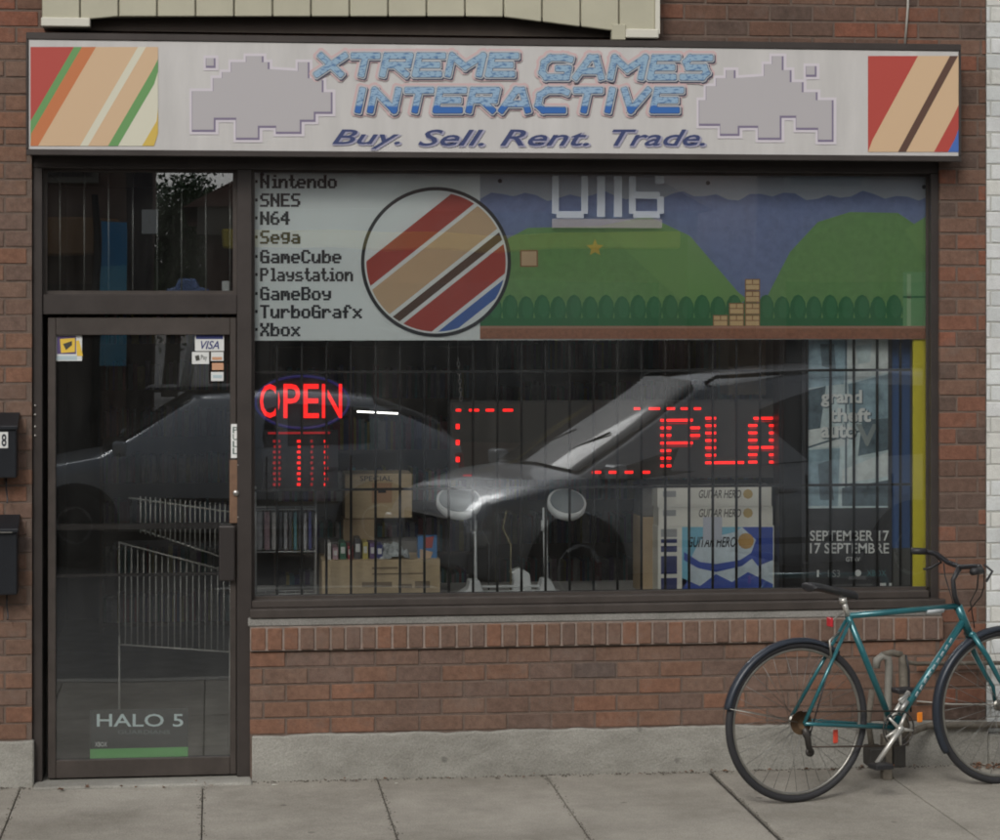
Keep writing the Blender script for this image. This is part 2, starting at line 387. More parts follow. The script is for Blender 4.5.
# --- door
Yd = .062
door = thing('door', (X(145), Yd, .015), 'dark bronze glass shop door', None); del door['label']
door.parent = shop; door.location = Vector(door['_w'])-Vector(shop['_w'])
df = MB(frame_l); dL, dR = X(48, Yd), X(243, Yd)-.0
gl, gr_ = X(56, Yd), X(230, Yd)
df.box(dL, gl, Yd-.012, Yd+.04, .02, 2.10); df.box(gr_, min(dR, X(236.5)), Yd-.012, Yd+.04, .02, 2.10)
df.box(gl, gr_, Yd-.012, Yd+.04, .02, Z(145, 758, Yd)); df.box(gl, gr_, Yd-.012, Yd+.04, Z(145, 335, Yd), 2.10)
df.build('door_frame', door, bevel=.003)
dg = MB(door_glass); dg.box(gl, gr_, Yd+.012, Yd+.017, Z(145, 758, Yd), Z(145, 335, Yd)); dg.build('door_glass', door)
pb = MB(frame_m); pb.box(gl, gr_, Yd+.03, Yd+.055, Z(145, 530, Yd), Z(145, 524, Yd)); pb.build('push_bar', door)
pb = MB(frame_m); pb.box(gl, gr_, Yd+.03, Yd+.04, Z(145, 577, Yd), Z(145, 574, Yd)); pb.build('safety_rod', door)
lk = MB(mat('worn copper plate', (.24, .145, .095), .45, .5, var=.2, vscale=20)); lk.pbox(229.5, 460, 247.5, 523, Yd-.030, Yd-.026); lp_ = lk.build('lock_plate', door, bevel=.001)
kc = MB(mat('steel', (.45, .43, .40), .35, .9)); cx, cz = at(236, 493, Yd-.03); kc.lathe((cx, Yd-.026, cz), [(.014, 0), (.014, -.012), (.010, -.016)], 'y', N=16); kc.build('lock_cylinder', lp_)
for py in (465, 517):
    sx, sz = at(238, py, Yd-.03); kc = MB(MATS['steel']); kc.lathe((sx, Yd-.026, sz), [(.0035, 0), (.003, -.007)], 'y', N=8); kc.build('screw', lp_)
hn = MB(mat('dark handle box', (.04, .034, .032), .45, .3)); hn.pbox(219, 526, 235, 581, Yd-.05, Yd-.0125); hn.build('pull_handle', door, bevel=.006, seg=2)
pl_ = MB(white_m); pl_.pbox(231, 424, 239.5, 458, Yd-.016, Yd-.0125)
ps = pl_.build('pull_label', door, label='narrow white sticker with vertical writing on the door stile')
for i, ch in enumerate('PULL'):
    t2 = MB(mat('label ink', (.08, .13, .11), .6)); txt(t2, ch, 232.8, 427+7*i, 238, 433+7*i, Yd-.0165, MATS['label ink'], offset=.01); t2.build('letter', ps)
for py in (406, 415, 427, 436):
    hx, hz = at(32, py, -.0); hb = MB(MATS['steel']); hb.lathe((hx+.012, YF-.0195, hz), [(.006, 0), (.005, -.006)], 'y', N=10); hb.build('hinge_pin', door)

# --- stickers on the door glass
Ys = Yd+.006
yel = mat('yellow print', (.75, .50, .06), .5); navy = mat('navy print', (.03, .04, .16), .5); paper = mat('paper white', (.66, .67, .65), .6)
s_ = MB(paper); s_.pbox(54, 333, 82, 361, Ys, Ys+.001); s_.poly([(57,336),(76,336),(76,354),(57,354)], Ys-.001, .0005, mat('violet print', (.10, .07, .18), .5)); s_.poly([(60,339),(75,338),(75,352),(61,353)], Ys-.002, .0005, yel)
s_.poly([(76,341),(79,340),(83,356),(77,356)], Ys-.001, .0005, yel); s_.poly([(63,344),(72,341),(72,345),(66,350)], Ys-.003, .0005, mat('dark print', (.05,.05,.04), .6)); s_.poly([(55,356),(77,356),(77,360),(55,360)], Ys-.001, .0005, mat('pale blue print', (.42, .52, .55), .5))
s_.build('door_sticker', label='square yellow and violet sticker in upper left corner of the door glass', cat='sticker')
s_ = MB(paper); s_.pbox(195, 334, 224, 351, Ys, Ys+.001); s_.poly([(196,335),(223,335),(223,339),(196,339)], Ys-.001, .0005, navy); txt(s_, 'VISA', 201, 341, 219, 349, Ys-.0015, navy, shear=.3, offset=.012)
s_.build('card_sticker', label='white VISA sticker with dark blue band in upper right corner of door glass', cat='sticker')
s_ = MB(paper); s_.pbox(192, 352, 209, 364, Ys, Ys+.001); s_.poly([(195,356),(199,355),(200,360),(196,361)], Ys-.001, .0005, MATS['dark print']); txt(s_, 'Pay', 201, 355, 207, 361, Ys-.0015, MATS['dark print'])
s_.build('card_sticker', label='small white payment sticker with black mark, below and left of the VISA sticker', cat='sticker')
s_ = MB(paper); s_.pbox(211, 352, 223.5, 361, Ys, Ys+.001); s_.poly([(212,357),(222,357),(222,360),(212,360)], Ys-.001, .0005, mat('peach print', (.55, .30, .18), .5)); s_.build('card_sticker', label='small white sticker with peach stripe right under the VISA sticker', cat='sticker')
s_ = MB(MATS['peach print']); s_.pbox(212, 363, 223.5, 370, Ys, Ys+.001); s_.build('card_sticker', label='tiny peach sticker second from bottom at the right edge of door glass', cat='sticker')
s_ = MB(paper); s_.pbox(211, 372, 223.5, 381, Ys, Ys+.001); s_.poly([(213,375),(222,375),(222,378),(213,378)], Ys-.001, .0005, MATS['pale blue print']); s_.build('card_sticker', label='tiny white sticker with pale blue bar, lowest at right edge of door glass', cat='sticker')

# lower door poster, lettering only
Yp = Yd+.019
po = MB(mat('smoky poster film', (.035, .04, .042), .5)); po.pbox(90, 709, 188, 758, Yp, Yp+.001)
po.pbox(90, 748, 188, 758, Yp-.001, Yp-.0005, mat('green print', (.16, .50, .15), .5))
pt = mat('ice blue print', (.70, .82, .82), .5)
txt(po, 'HALO 5', 97, 714, 183, 726.5, Yp-.0015, pt, offset=.01)
txt(po, 'GUARDIANS', 118, 730, 170, 734, Yp-.0015, mat('dim print', (.16, .20, .21), .5))
txt(po, 'XBOX', 95, 742, 107, 746.5, Yp-.0015, paper, offset=.01)
po.build('door_poster', label='dark game poster with green strip and pale blue lettering low on the door glass', cat='poster')

# ------------------------------------------------------------------ SIGN
YS = -.14
sign = thing('shop_sign', (X(494, YS), YS, Z(494, 150, YS)), 'long white light box shop sign with blue italic lettering above window', 'sign')
zb, zt = Z(494, 153, YS), Z(494, 44.5, YS)
cab = MB(frame_m); xa, xb = X(26, YS), X(961, YS)
cab.box(xa, xb, YS+.012, -.002, zb-.012, zt+.012)
cab.box(xa, xb, YS-.004, YS+.012, zt-.004, zt+.028); cab.box(xa, xb, YS-.004, YS+.012, zb-.025, zb+.002)
cab.box(xa, xa+.012, YS-.004, YS+.012, zb+.002, zt-.004); cab.box(xb-.012, xb, YS-.004, YS+.012, zb+.002, zt-.004)
cab.build('sign_cabinet', sign, bevel=.003)
face_m = mat('sign acrylic', (.53, .515, .50), .35, var=.09, vscale=7, aniso=(1, 1, .2))
fc = MB(face_m); fc.box(xa+.012, xb-.012, YS+.002, YS+.0119, zb+.002, zt-.004); fc.build('sign_face', sign)
def layer(k): return YS-.0005*k
# generic stair-stepped blocks (no figure), with bevelled outline look
blk_e = mat('mauve print', (.20, .17, .25), .5); blk_f = mat('grey mauve print', (.43, .41, .42), .5); blk_h = mat('pale halo print', (.60, .56, .60), .5)
def steps(pts, nm):
    mb = MB(blk_f)
    cxm = sum(p[0] for p in pts)/len(pts); cym = sum(p[1] for p in pts)/len(pts)
    def grow(ps, k, dx=0, dy=0):
        n = len(ps); out = []
        A = sum(ps[i][0]*ps[(i+1) % n][1]-ps[(i+1) % n][0]*ps[i][1] for i in range(n)); s = 1 if A > 0 else -1
        for i in range(n):
            p0, p1, p2 = Vector(ps[i-1]), Vector(ps[i]), Vector(ps[(i+1) % n])
            a = (p1-p0).normalized(); b = (p2-p1).normalized()
            na = Vector((a.y, -a.x))*s; nb = Vector((b.y, -b.x))*s
            v = na+nb; v = v/max(v.dot(na), .4) if v.length > .1 else na
            out.append((p1.x+v.x*k+dx, p1.y+v.y*k+dy))
        return out
    mb.poly(grow(pts, 3.5, 1, 1), layer(1), .0003, blk_h); mb.poly(grow(pts, .9, .7, 1.1), layer(2), .0003, blk_e); mb.poly(grow(pts, -.3), layer(3), .0003, blk_f)
    mb.build(nm, sign)
LS = [(192,130),(192,91),(213,91),(213,78),(222,78),(222,72),(231,72),(231,62),(246,62),(246,56),(262,56),(262,62),(268,62),(268,69),(298,71),(298,62),(308,62),(308,78),(322,80),(322,92),(331,92),(331,112),(314,112),(314,120),(300,120),(300,132),(276,132),(276,126),(258,126),(258,138),(236,138),(236,118),(214,118),(214,130)]
steps(LS, 'block_pattern'); steps([(206,58),(214,58),(214,66),(206,66)], 'block_pattern')
RS = [(699,124),(699,100),(706,100),(706,86),(716,86),(716,78),(726,78),(726,70),(734,70),(734,78),(764,76),(764,64),(772,64),(772,56),(782,56),(782,70),(790,70),(790,82),(802,82),(802,92),(816,92),(816,100),(832,100),(832,140),(818,140),(818,128),(796,128),(796,116),(780,116),(780,138),(758,138),(758,126),(738,126),(738,134),(720,134),(720,124)]
steps(RS, 'block_pattern'); steps([(806,66),(815,66),(815,75),(806,75)], 'block_pattern')
# end panels: plain colour bands
pm = {n: mat(n+' print', c, .5) for n, c in dict(red=(.42, .06, .045), orange=(.52, .17, .06), tan=(.60, .42, .26), leaf=(.13, .30, .10), cream=(.62, .60, .48), blue=(.06, .14, .42), brown=(.10, .05, .035), gold=(.6, .42, .08)).items()}
a_ = MB()
def band(pts, m, k=1): a_.poly(pts, layer(k), .0003, m)
def wavy(x0, x1, yt, yb, amp, ph, per=60):
    n = 20; T = [(x0+(x1-x0)*i/n, yt+amp*math.sin(ph+(x1-x0)*i/n/per*6.28)) for i in range(n+1)]
    B = [(x0+(x1-x0)*i/n, yb+amp*math.sin(ph+1+(x1-x0)*i/n/per*6.28)) for i in range(n+1)]
    return T+B[::-1]
def slants(x0, x1, y0, y1, stripes, sl):
    # slanted stripes clipped to a rounded rectangle; x positions are taken at the top edge
    for (a, c, m) in stripes:
        P = []
        for (x_, y_) in ((a, y0), (c, y0), (c+sl, y1), (a+sl, y1)): P.append((min(max(x_, x0), x1), y_))
        # walk the two edges so that clipping at the sides stays exact
        n = 8; Lh = [(min(max(a+sl*k/n, x0), x1), y0+(y1-y0)*k/n) for k in range(n+1)]; Rh = [(min(max(c+sl*k/n, x0), x1), y0+(y1-y0)*k/n) for k in range(n+1)]
        if max(r_[0]-l_[0] for l_, r_ in zip(Lh, Rh)) > .5: a_.poly([p for p in Lh]+[p for p in Rh[::-1]], layer(1), .0003, m)
slants(30.5, 158, 47, 146, [(30, 52, pm['red']), (52, 74, pm['red']), (74, 82, pm['leaf']), (82, 96, pm['orange']), (96, 138, pm['tan']), (138, 146, pm['cream']), (146, 166, pm['tan']), (166, 176, pm['leaf']), (176, 200, pm['cream']), (200, 212, pm['gold'])], -58)
a_.build('colour_bands', sign); a_ = MB()
slants(868, 959, 56, 152, [(850, 918, pm['red']), (918, 950, pm['tan']), (950, 958, pm['brown']), (958, 986, pm['tan']), (986, 1000, pm['red']), (1000, 1060, pm['blue'])], -52)
a_.build('colour_bands', sign)

def print_mat(name, top, bot, thr=None, nscale=70):
    m = mat(name, top, .45); n = m.node_tree; b = n.nodes['Principled BSDF']
    tc = n.nodes.new('ShaderNodeTexCoord'); t = n.nodes.new('ShaderNodeTexNoise'); t.inputs['Scale'].default_value = nscale; t.inputs['Detail'].default_value = 2
    mp = n.nodes.new('ShaderNodeMapping'); mp.inputs['Scale'].default_value = (.6, 1, 1.6); n.links.new(tc.outputs['Object'], mp.inputs[0]); n.links.new(mp.outputs[0], t.inputs['Vector'])
    r = n.nodes.new('ShaderNodeMapRange'); r.inputs[1].default_value = .53; r.inputs[2].default_value = .60
    n.links.new(t.outputs[0], r.inputs[0])
    mx = n.nodes.new('ShaderNodeMix'); mx.data_type = 'RGBA'; mx.inputs[6].default_value = (*top, 1); mx.inputs[7].default_value = (.10, .20, .36, 1)
    n.links.new(r.outputs[0], mx.inputs['Factor']); last = mx.outputs[2]
    if thr is not None:
        sp = n.nodes.new('ShaderNodeSeparateXYZ'); n.links.new(tc.outputs['Object'], sp.inputs[0])
        ad = n.nodes.new('ShaderNodeMath'); ad.operation = 'MULTIPLY_ADD'; n.links.new(t.outputs[0], ad.inputs[0]); ad.inputs[1].default_value = .035; n.links.new(sp.outputs[2], ad.inputs[2])
        r2 = n.nodes.new('ShaderNodeMapRange'); r2.inputs[1].default_value = thr; r2.inputs[2].default_value = thr+.006; n.links.new(ad.outputs[0], r2.inputs[0])
        m2 = n.nodes.new('ShaderNodeMix'); m2.data_type = 'RGBA'; m2.inputs[6].default_value = (*bot, 1)
        n.links.new(r2.outputs[0], m2.inputs['Factor']); n.links.new(last, m2.inputs[7]); last = m2.outputs[2]
    n.links.new(last, b.inputs['Base Color']); return m
top_fill = print_mat('ice blue letter print', (.27, .40, .52), None)
bot_fill = print_mat('two tone letter print', (.27, .40, .54), (.03, .13, .40), .068)
halo = mat('pink halo print', (.55, .40, .40), .5); edge_d = mat('dark edge print', (.06, .06, .09), .5); edge_w = mat('grey white edge print', (.44, .46, .48), .5)
STK = {  # heavy block letters as thick strokes on a unit cell (x right, y down)
 'X': [(0,0,1,1),(1,0,0,1)], 'T': [(0,0,1,0),(.5,0,.5,1)], 'R': [(0,0,0,1),(0,0,1,0),(1,0,1,.5),(0,.5,1,.5),(.45,.5,1,1)],
 'E': [(0,0,0,1),(0,0,1,0),(0,.5,.85,.5),(0,1,1,1)], 'M': [(0,1,0,0),(0,0,.5,.6),(.5,.6,1,0),(1,0,1,1)],
 'G': [(1,.08,.75,0),(.75,0,.2,0),(.2,0,0,.25),(0,.25,0,.75),(0,.75,.2,1),(.2,1,1,1),(1,1,1,.55),(1,.55,.6,.55)],
 'A': [(0,1,.4,0),(.4,0,.62,0),(.62,0,1,1),(.2,.68,.85,.68)], 'S': [(1,0,.15,0),(.15,0,0,.22),(0,.22,.15,.5),(.15,.5,.85,.5),(.85,.5,1,.78),(1,.78,.85,1),(.85,1,0,1)],
 'I': [(.5,0,.5,1)], 'N': [(0,1,0,0),(0,0,1,1),(1,1,1,0)], 'C': [(1,.1,.8,0),(.8,0,.25,0),(.25,0,0,.25),(0,.25,0,.75),(0,.75,.25,1),(.25,1,1,1)],
 'V': [(0,0,.45,1),(.45,1,1,0)]}
def strokes(mb, ch, x0, x1, y0, y1, hw, Y, m, slant=0.0, dx=0, dy=0, ext=0):
    # hw = half stroke width of the letter itself, ext = how far this layer grows beyond it
    for q, (a, b, c, d) in enumerate(STK[ch]):
        def P(u, v):
            px = x0+hw+(x1-x0-2*hw)*u; py = y0+hw+(y1-y0-2*hw)*v
            return Vector((px+slant*(y1-py)+dx, py+dy))
        p, r = P(a, b), P(c, d); e = (r-p).normalized(); nn = Vector((-e.y, e.x)); h = hw+ext
        p2 = p-e*h*.96; r2 = r+e*h*.96
        ch_ = h*.35
        pts = [p2+nn*(h-ch_)+e*0, p2+nn*h+e*ch_, r2+nn*h-e*ch_, r2+nn*(h-ch_), r2-nn*(h-ch_), r2-nn*h-e*ch_, p2-nn*h+e*ch_, p2-nn*(h-ch_)]
        mb.poly([(t.x, t.y) for t in pts], Y-.00004*q, .0002, m)
def big(word, a, b, c, d, fill, nm):
    sl = .22; H = d-b; wtot = c-a-sl*H; ws = [ .42 if ch == 'I' else (1.25 if ch == 'M' else (1.08 if ch in 'GCA' else 1)) for ch in word]
    gap = 2.6; unit = (wtot-gap*(len(word)-1))/sum(ws); x = a; hw = 3.3
    base_layer = globals()['layer']
    for li, (ch, w_) in enumerate(zip(word, ws)):
        layer = lambda k, li=li: base_layer(k)-.0003*(li % 2)
        mb = MB(); args = (ch, x, x+unit*w_, b, d, hw)
        strokes(mb, *args, layer(4), halo, sl, 0, 0, 3.6); strokes(mb, *args, layer(5.5), edge_d, sl, .9, 1.2, 1.7)
        strokes(mb, *args, layer(7), edge_w, sl, 0, 0, 1.35); strokes(mb, *args, layer(8.5), edge_d, sl, .1, .1, .25); strokes(mb, *args, layer(10), fill, sl, 0, 0, -.2)
        mb.build('letter', sign); x += unit*w_+gap
big('XTREME', 313, 52.5, 520, 77.5, top_fill, 'l'); big('GAMES', 537, 54.5, 714, 80.5, top_fill, 'l')
big('INTERACTIVE', 351, 87, 685, 113.5, bot_fill, 'l')
for wd, a, c in (('Buy.', 332, 400), ('Sell.', 418, 484), ('Rent.', 500, 589), ('Trade.', 612, 705)):
    mb = MB(); dn = 149 if wd == 'Buy.' else 146; txt(mb, wd, a+1.2, 130.5, c+1.2, dn+1, layer(5), mat('lilac print', (.33, .32, .42), .5), .35, .03, .01); txt(mb, wd, a, 129.5, c, dn, layer(6), mat('deep blue print', (.035, .05, .14), .5), .35, .010, .01)
    mb.build('tagline_word', sign)

# siding bay of the upper floor
sid_m = mat('cream metal siding', (.43, .41, .31), .5, .0, var=.08, vscale=3, bump=.05, bscale=10)
bay = thing('siding_bay', (X(350, -.14), -.14, 3.4), 'cream vertical metal siding panel hanging above the sign', 'siding')
mb = MB(sid_m)
def bot(px): return 20 if px < 90 else (16.5 if px < 500 else 16.5+(px-500)*.125)
px = 42
while px < 655:
    p2 = min(px+38.5, 656)
    zz = 4.6
    P = [at(px+.4, bot(px), -.14), at(p2-1.0, bot(p2), -.14)]
    mb.prism([P[0], P[1], (P[1][0], zz), (P[0][0], zz)], -.14, -.125); px += 38.5
mb.build('siding_panel', bay, bevel=.004)
mb = MB(mat('siding seam', (.24, .22, .165), .6)); P0 = [at(42, 18, -.12), at(500, 12, -.12), at(655, 32, -.12)]; mb.prism(P0+[(P0[2][0], 4.6), (P0[0][0], 4.6)], -.124, -.06); mb.build('siding_backing', bay)
for a, b, c, d in ((41, 22.5, 90, 26.5), (626, 34, 659, 38)):
    mb = MB(mat('pale trim', (.60, .58, .50), .5)); mb.pbox(a, b-5, c, d, -.155, -.06); mb.build('corner_trim', bay, bevel=.004)
mb = MB(sid_m); mb.pbox(612, 24, 626, 40, -.15, -.1); mb.build('loose_bracket', bay, bevel=.004)
mb = MB(mat('pale trim', (.6, .58, .5))); mb.box(X(655, -.14), X(657, -.14)+.012, -.15, -.0, Z(655, 34, -.14), 4.6); mb.build('end_trim', bay)
mb = MB(mat('painted void shade', (.07, .055, .045), .9)); mb.pbox(44, 12, 650, 34, -.055, -.003); mb.build('void_shade_panel', bay)  # flat dark panel, its colour standing in for the shaded void below the siding
# thin cable on the wall above the sign
mb = MB(mat('grey cable', (.40, .38, .34), .6)); p0 = at(909, -30, -.012); p1 = at(905, 44, -.012); mb.tube([(p0[0], -.012, p0[1]), ((p0[0]+p1[0])/2+.004, -.012, (p0[1]+p1[1])/2), (p1[0], -.012, p1[1])], .006); mb.build('wall_cable', label='thin pale cable running down the brown brick above right end of sign', cat='cable')

# neighbour
nb = thing('neighbour_building', (6, 0, 0), 'white painted brick building next door at the right edge', 'building')
mb = MB(white_brick); bricks(mb, XR+.004, 8.5, .14, 5.2, .004, L=.21, H=.074, ph=.4, mo=.007); mb.build('brick_wall', nb, bevel=.003)
mb = MB(mortar_w); mb.box(XR+.004, 8.5, .0075, .3, -.1, 5.2); mb.build('mortar', nb)
mb = MB(base_m); mb.box(XR+.006, 8.5, -.02, .1, -.05, .14); mb.build('foundation', nb, bevel=.01)

lb_ = thing('stucco_building', (-8, 0, 0), 'plain tan stucco building beyond the left brick pier', 'building')
mb = MB(mat('tan stucco', (.33, .29, .23), .9, var=.12, vscale=1.5, bump=.3, bscale=80)); mb.box(-14, XL-.01, .01, 9, -.1, 5.6); mb.build('wall', lb_)
mb = MB(frame_m); mb.box(-12, -5, -.02, .009, .6, 2.7); f_ = mb.build('window', lb_, bevel=.004)
mb = MB(mat('dark shop glass', (.02, .022, .025), .05)); 
for a in (-11.9, -9.6, -7.3): mb.box(a, a+2.2, -.025, -.0205, .7, 2.6)
mb.build('panes', f_)
# ------------------------------------------------------------------ INTERIOR
dk = mat('dark interior paint', (.20, .19, .18), .8, var=.15, vscale=2)
mb = MB(dk); mb.box(-1.0, 3.75, 5.6, 5.7, 0, 3.1); mb.box(-1.1, -1.0, .27, 5.7, 0, 3.1); mb.box(3.75, 3.85, .31, 5.7, 0, 3.1); mb.build('interior_wall', shop)
mb = MB(mat('interior ceiling tile', (.5, .5, .48), .9)); mb.box(-1.1, 3.85, .27, 5.7, 2.95, 3.05); mb.build('interior_ceiling', shop)
mb = MB(mat('worn lino', (.28, .26, .23), .6, var=.2)); mb.box(-1.1, 3.85, .2, 5.7, -.02, .006); mb.build('interior_floor', shop)
deck_m = mat('grey display deck', (.40, .39, .37), .7, var=.12)
mb = MB(deck_m); mb.box(X(254), 3.36, .20, .95, .73, .772); mb.box(X(254), 3.36, .262, .90, .0, .729, dk); mb.build('display_deck', shop)
DZ = .772
# banner
YN = .112
art = MB()
vin = mat('white vinyl', (.80, .84, .83), .45); art.cur = vin
art.pbox(254, 171, 931, 340, YN+.004, YN+.006, vin)
skyp = mat('printed sky', (.17, .22, .39), .5, var=.16, vscale=22); hill = mat('printed hill', (.16, .32, .11), .5, var=.13, vscale=28); hill2 = mat('printed light hill', (.19, .36, .12), .5)
bush = mat('printed bush', (.035, .17, .065), .5); bush2 = mat('printed bush highlight', (.05, .205, .085), .5); dirt = mat('printed dirt', (.33, .14, .08), .5, var=.25, vscale=60); cloud = mat('printed cloud', (.42, .45, .50), .5)
L = lambda k: YN+.0035-.0005*k
art.poly([(480,172),(930,176),(930,338),(480,338)], L(0), .0003, skyp)
n = 40; cl = [(480,171)]+[(930,174)]+[(930-450*i/n, 196+3*math.sin(i*1.9)+2.5*math.sin(i*.8)) for i in range(n+1)]
art.poly(cl, L(1), .0003, cloud)
art.poly([(480,262),(505,240),(528,228),(600,226),(648,216),(690,236),(738,292),(752,326),(480,326)], L(2), .0003, hill)
art.poly([(600,226),(648,216),(690,236),(738,292),(748,300),(700,316),(660,282)], L(3), .0003, hill2)
art.poly([(752,326),(790,252),(818,222),(850,212),(898,213),(926,232),(931,250),(931,326)], L(2), .0003, hill)
art.poly([(905,230),(930,214),(931,262),(918,250)], L(3), .0003, hill2)
for i in range(28):
    cx, cy = 494+16*i, 311-1.5*(i % 2); rx = 8.2; ry = 15
    art.poly([(cx+rx*math.cos(t*.524), cy+ry*math.sin(t*.524)) for t in range(12)], L(4), .0003, bush)
    art.poly([(cx+1.5+rx*.62*math.cos(t*.524), cy-2+ry*.72*math.sin(t*.524)) for t in range(12)], L(5), .0003, bush2)
art.poly([(480,318),(931,318),(931,328),(480,328)], L(6), .0003, bush)
art.poly([(480,326),(931,326),(931,339),(480,339)], L(7), .0003, dirt); art.poly([(480,326),(931,326),(931,328.5),(480,328.5)], L(8), .0003, mat('printed path', (.46, .24, .17), .5))
bt = mat('printed tan block', (.70, .50, .26), .5); bl = mat('printed block edge', (.30, .15, .07), .5)
for (bx, by) in ((713,315),(729,315),(745,315),(729,303),(745,303),(745,291),(745,279)):
    art.poly([(bx,by),(bx+15,by),(bx+15,by+11.5),(bx,by+11.5)], L(7), .0003, bl); art.poly([(bx+1,by+1),(bx+7,by+1),(bx+7,by+5),(bx+1,by+5)], L(8), .0003, bt)
    art.poly([(bx+8,by+1),(bx+14,by+1),(bx+14,by+5),(bx+8,by+5)], L(8), .0003, bt); art.poly([(bx+1,by+6),(bx+14,by+6),(bx+14,by+10.5),(bx+1,by+10.5)], L(8), .0003, bt)
art.poly([(520,250),(538,250),(538,267),(520,267)], L(4), .0003, bl); art.poly([(521.5,251.5),(536.5,251.5),(536.5,265.5),(521.5,265.5)], L(5), .0003, pm['tan'])
art.poly([(903,272),(931,272),(931,326),(903,326)], L(7), .0003, mat('printed green post', (.17, .36, .16), .5)); art.poly([(903,296),(931,296),(931,298),(903,298)], L(8), .0003, bush); art.poly([(907,274),(911,274),(911,326),(907,326)], L(8), .0003, mat('printed pale green', (.33, .48, .28), .5))
st = [(595+(9 if i % 2 == 0 else 4)*math.sin(i*.628), 248-(9 if i % 2 == 0 else 4)*math.cos(i*.628)) for i in range(10)]; art.poly(st, L(4), .0003, pm['gold'])
# round emblem with plain colour bands in place of the figure
def circ(cx, cy, r, n=60, sx=1.0): return [(cx+r*sx*math.cos(6.2832*i/n), cy+r*math.sin(6.2832*i/n)) for i in range(n)]
def clipc(poly, cx, cy, r):   # keep only what lies below y=338.5
    return poly
ink = mat('black ink', (.02, .022, .03), .5)
def circ_cut(cx, cy, r, ymin, ymax): return [(x_, min(max(y_, ymin), ymax)) for x_, y_ in circ(cx, cy, r, 80)]
art.poly(circ_cut(436, 262, 75, 174, 339), L(9), .0003, ink); art.poly(circ_cut(436, 262, 71.5, 176, 337), L(10), .0003, vin)
def chord(c0, c1, m, k=11, r=70):    # diagonal band across the disc between two offsets
    d = Vector((.62, .78)); e = Vector((-.78, .62)); P = []
    def arc(o): h = math.sqrt(max(r*r-o*o, 0)); return h
    n = 10
    for i in range(n+1):
        o = c0+(c1-c0)*i/n; p = d*o+e*arc(o); P.append((436+p.x, min(262+p.y, 336.5)))
    for i in range(n, -1, -1):
        o = c0+(c1-c0)*i/n; p = d*o-e*arc(o); P.append((436+p.x, max(min(262+p.y, 336.5), 176.5)))
    art.poly(P, L(k), .0003, m)
chord(-44, -22, pm['red']); chord(-18, 12, pm['tan']); chord(16, 24, pm['brown']); chord(28, 52, pm['red']); chord(56, 66, pm['blue'])
# console list, pixel letters
rows = ['Nintendo', 'SNES', 'N64', 'Sega', 'GameCube', 'Playstation', 'GameBoy', 'TurboGrafx', 'Xbox']
ys = [181.5, 200, 218, 237, 256.5, 274.5, 293.5, 311.5, 329.5]
for wd, yc in zip(rows, ys):
    x0 = 260.0; pw, ph = 1.62, 1.9
    if wd == 'Playstation': pw = 1.46
    for ch in wd:
        G = glyph(ch)
        for r_ in range(7):
            c = 0
            while c < 5:
                if G[r_][c]:
                    c2 = c
                    while c2+1 < 5 and G[r_][c2+1]: c2 += 1
                    art.pbox(x0+c*pw, yc-6.6+r_*ph, x0+(c2+1.85)*pw, yc-6.6+(r_+1.12)*ph, L(2), L(2)+.0003, ink); c = c2+1
                else: c += 1
        x0 += 6.35*pw*(1.0) - (1.4*pw if ch in 'itl' else 0)
    art.pbox(255.2, yc-1.5, 257.6, yc+1.5, L(2), L(2)+.0003, ink)
for gx_, gy_ in ((262, 174.5), (500, 181), (708, 183), (924, 187)): art.poly(circ(gx_, gy_, 2.2, 10), L(11), .0003, ink)
art.build('window_banner', label='long printed vinyl banner with console names, striped round emblem and green hills', cat='banner')
# faint street number decal on the glass
def film(name, col, op):
    m = bpy.data.materials.new(name); m.use_nodes = True; n = m.node_tree; b = n.nodes['Principled BSDF']; b.inputs['Base Color'].default_value = (*col, 1); b.inputs['Alpha'].default_value = op; b.inputs['Specular IOR Level'].default_value = 0; b.inputs['Roughness'].default_value = 1; return m
dc = MB(film('frosted decal', (.75, .80, .85), .3))
for (a, c, s) in ((552, 588, '0'), (597, 605, '1'), (614, 622, '1'), (629, 664, '6')):
    if s == '1': dc.pbox(a, 176, c, 217, .0865, .0875)
    else:
        x0_, z0_ = at(a, 218, .0865); x1_, z1_ = at(c, 158 if s == '0' else 176, .0865); zc = Z(600, 176, .0865); t_w = .032
        dc.box(x0_, x0_+t_w, .0865, .0875, z0_+.02, zc); dc.box(x0_+.02, x1_-.02, .0863, .0873, z0_, z0_+t_w)
        if s == '0': dc.box(x1_-t_w, x1_, .0865, .0875, z0_+.02, zc)
        else: dc.box(x1_-t_w, x1_, .0865, .0875, z0_+.02, z0_+.10); dc.box(x0_+.02, x1_-.02, .0863, .0873, z0_+.09, z0_+.09+t_w)
dc.pbox(655, 176, 664, 184, .0865, .0875); dc.pbox(552, 219, 662, 228, .0866, .0874, film('faint grey decal', (.45, .42, .42), .3)); dc.build('number_decal', label='large pale street number 0116 on the glass over the banner', cat='decal')

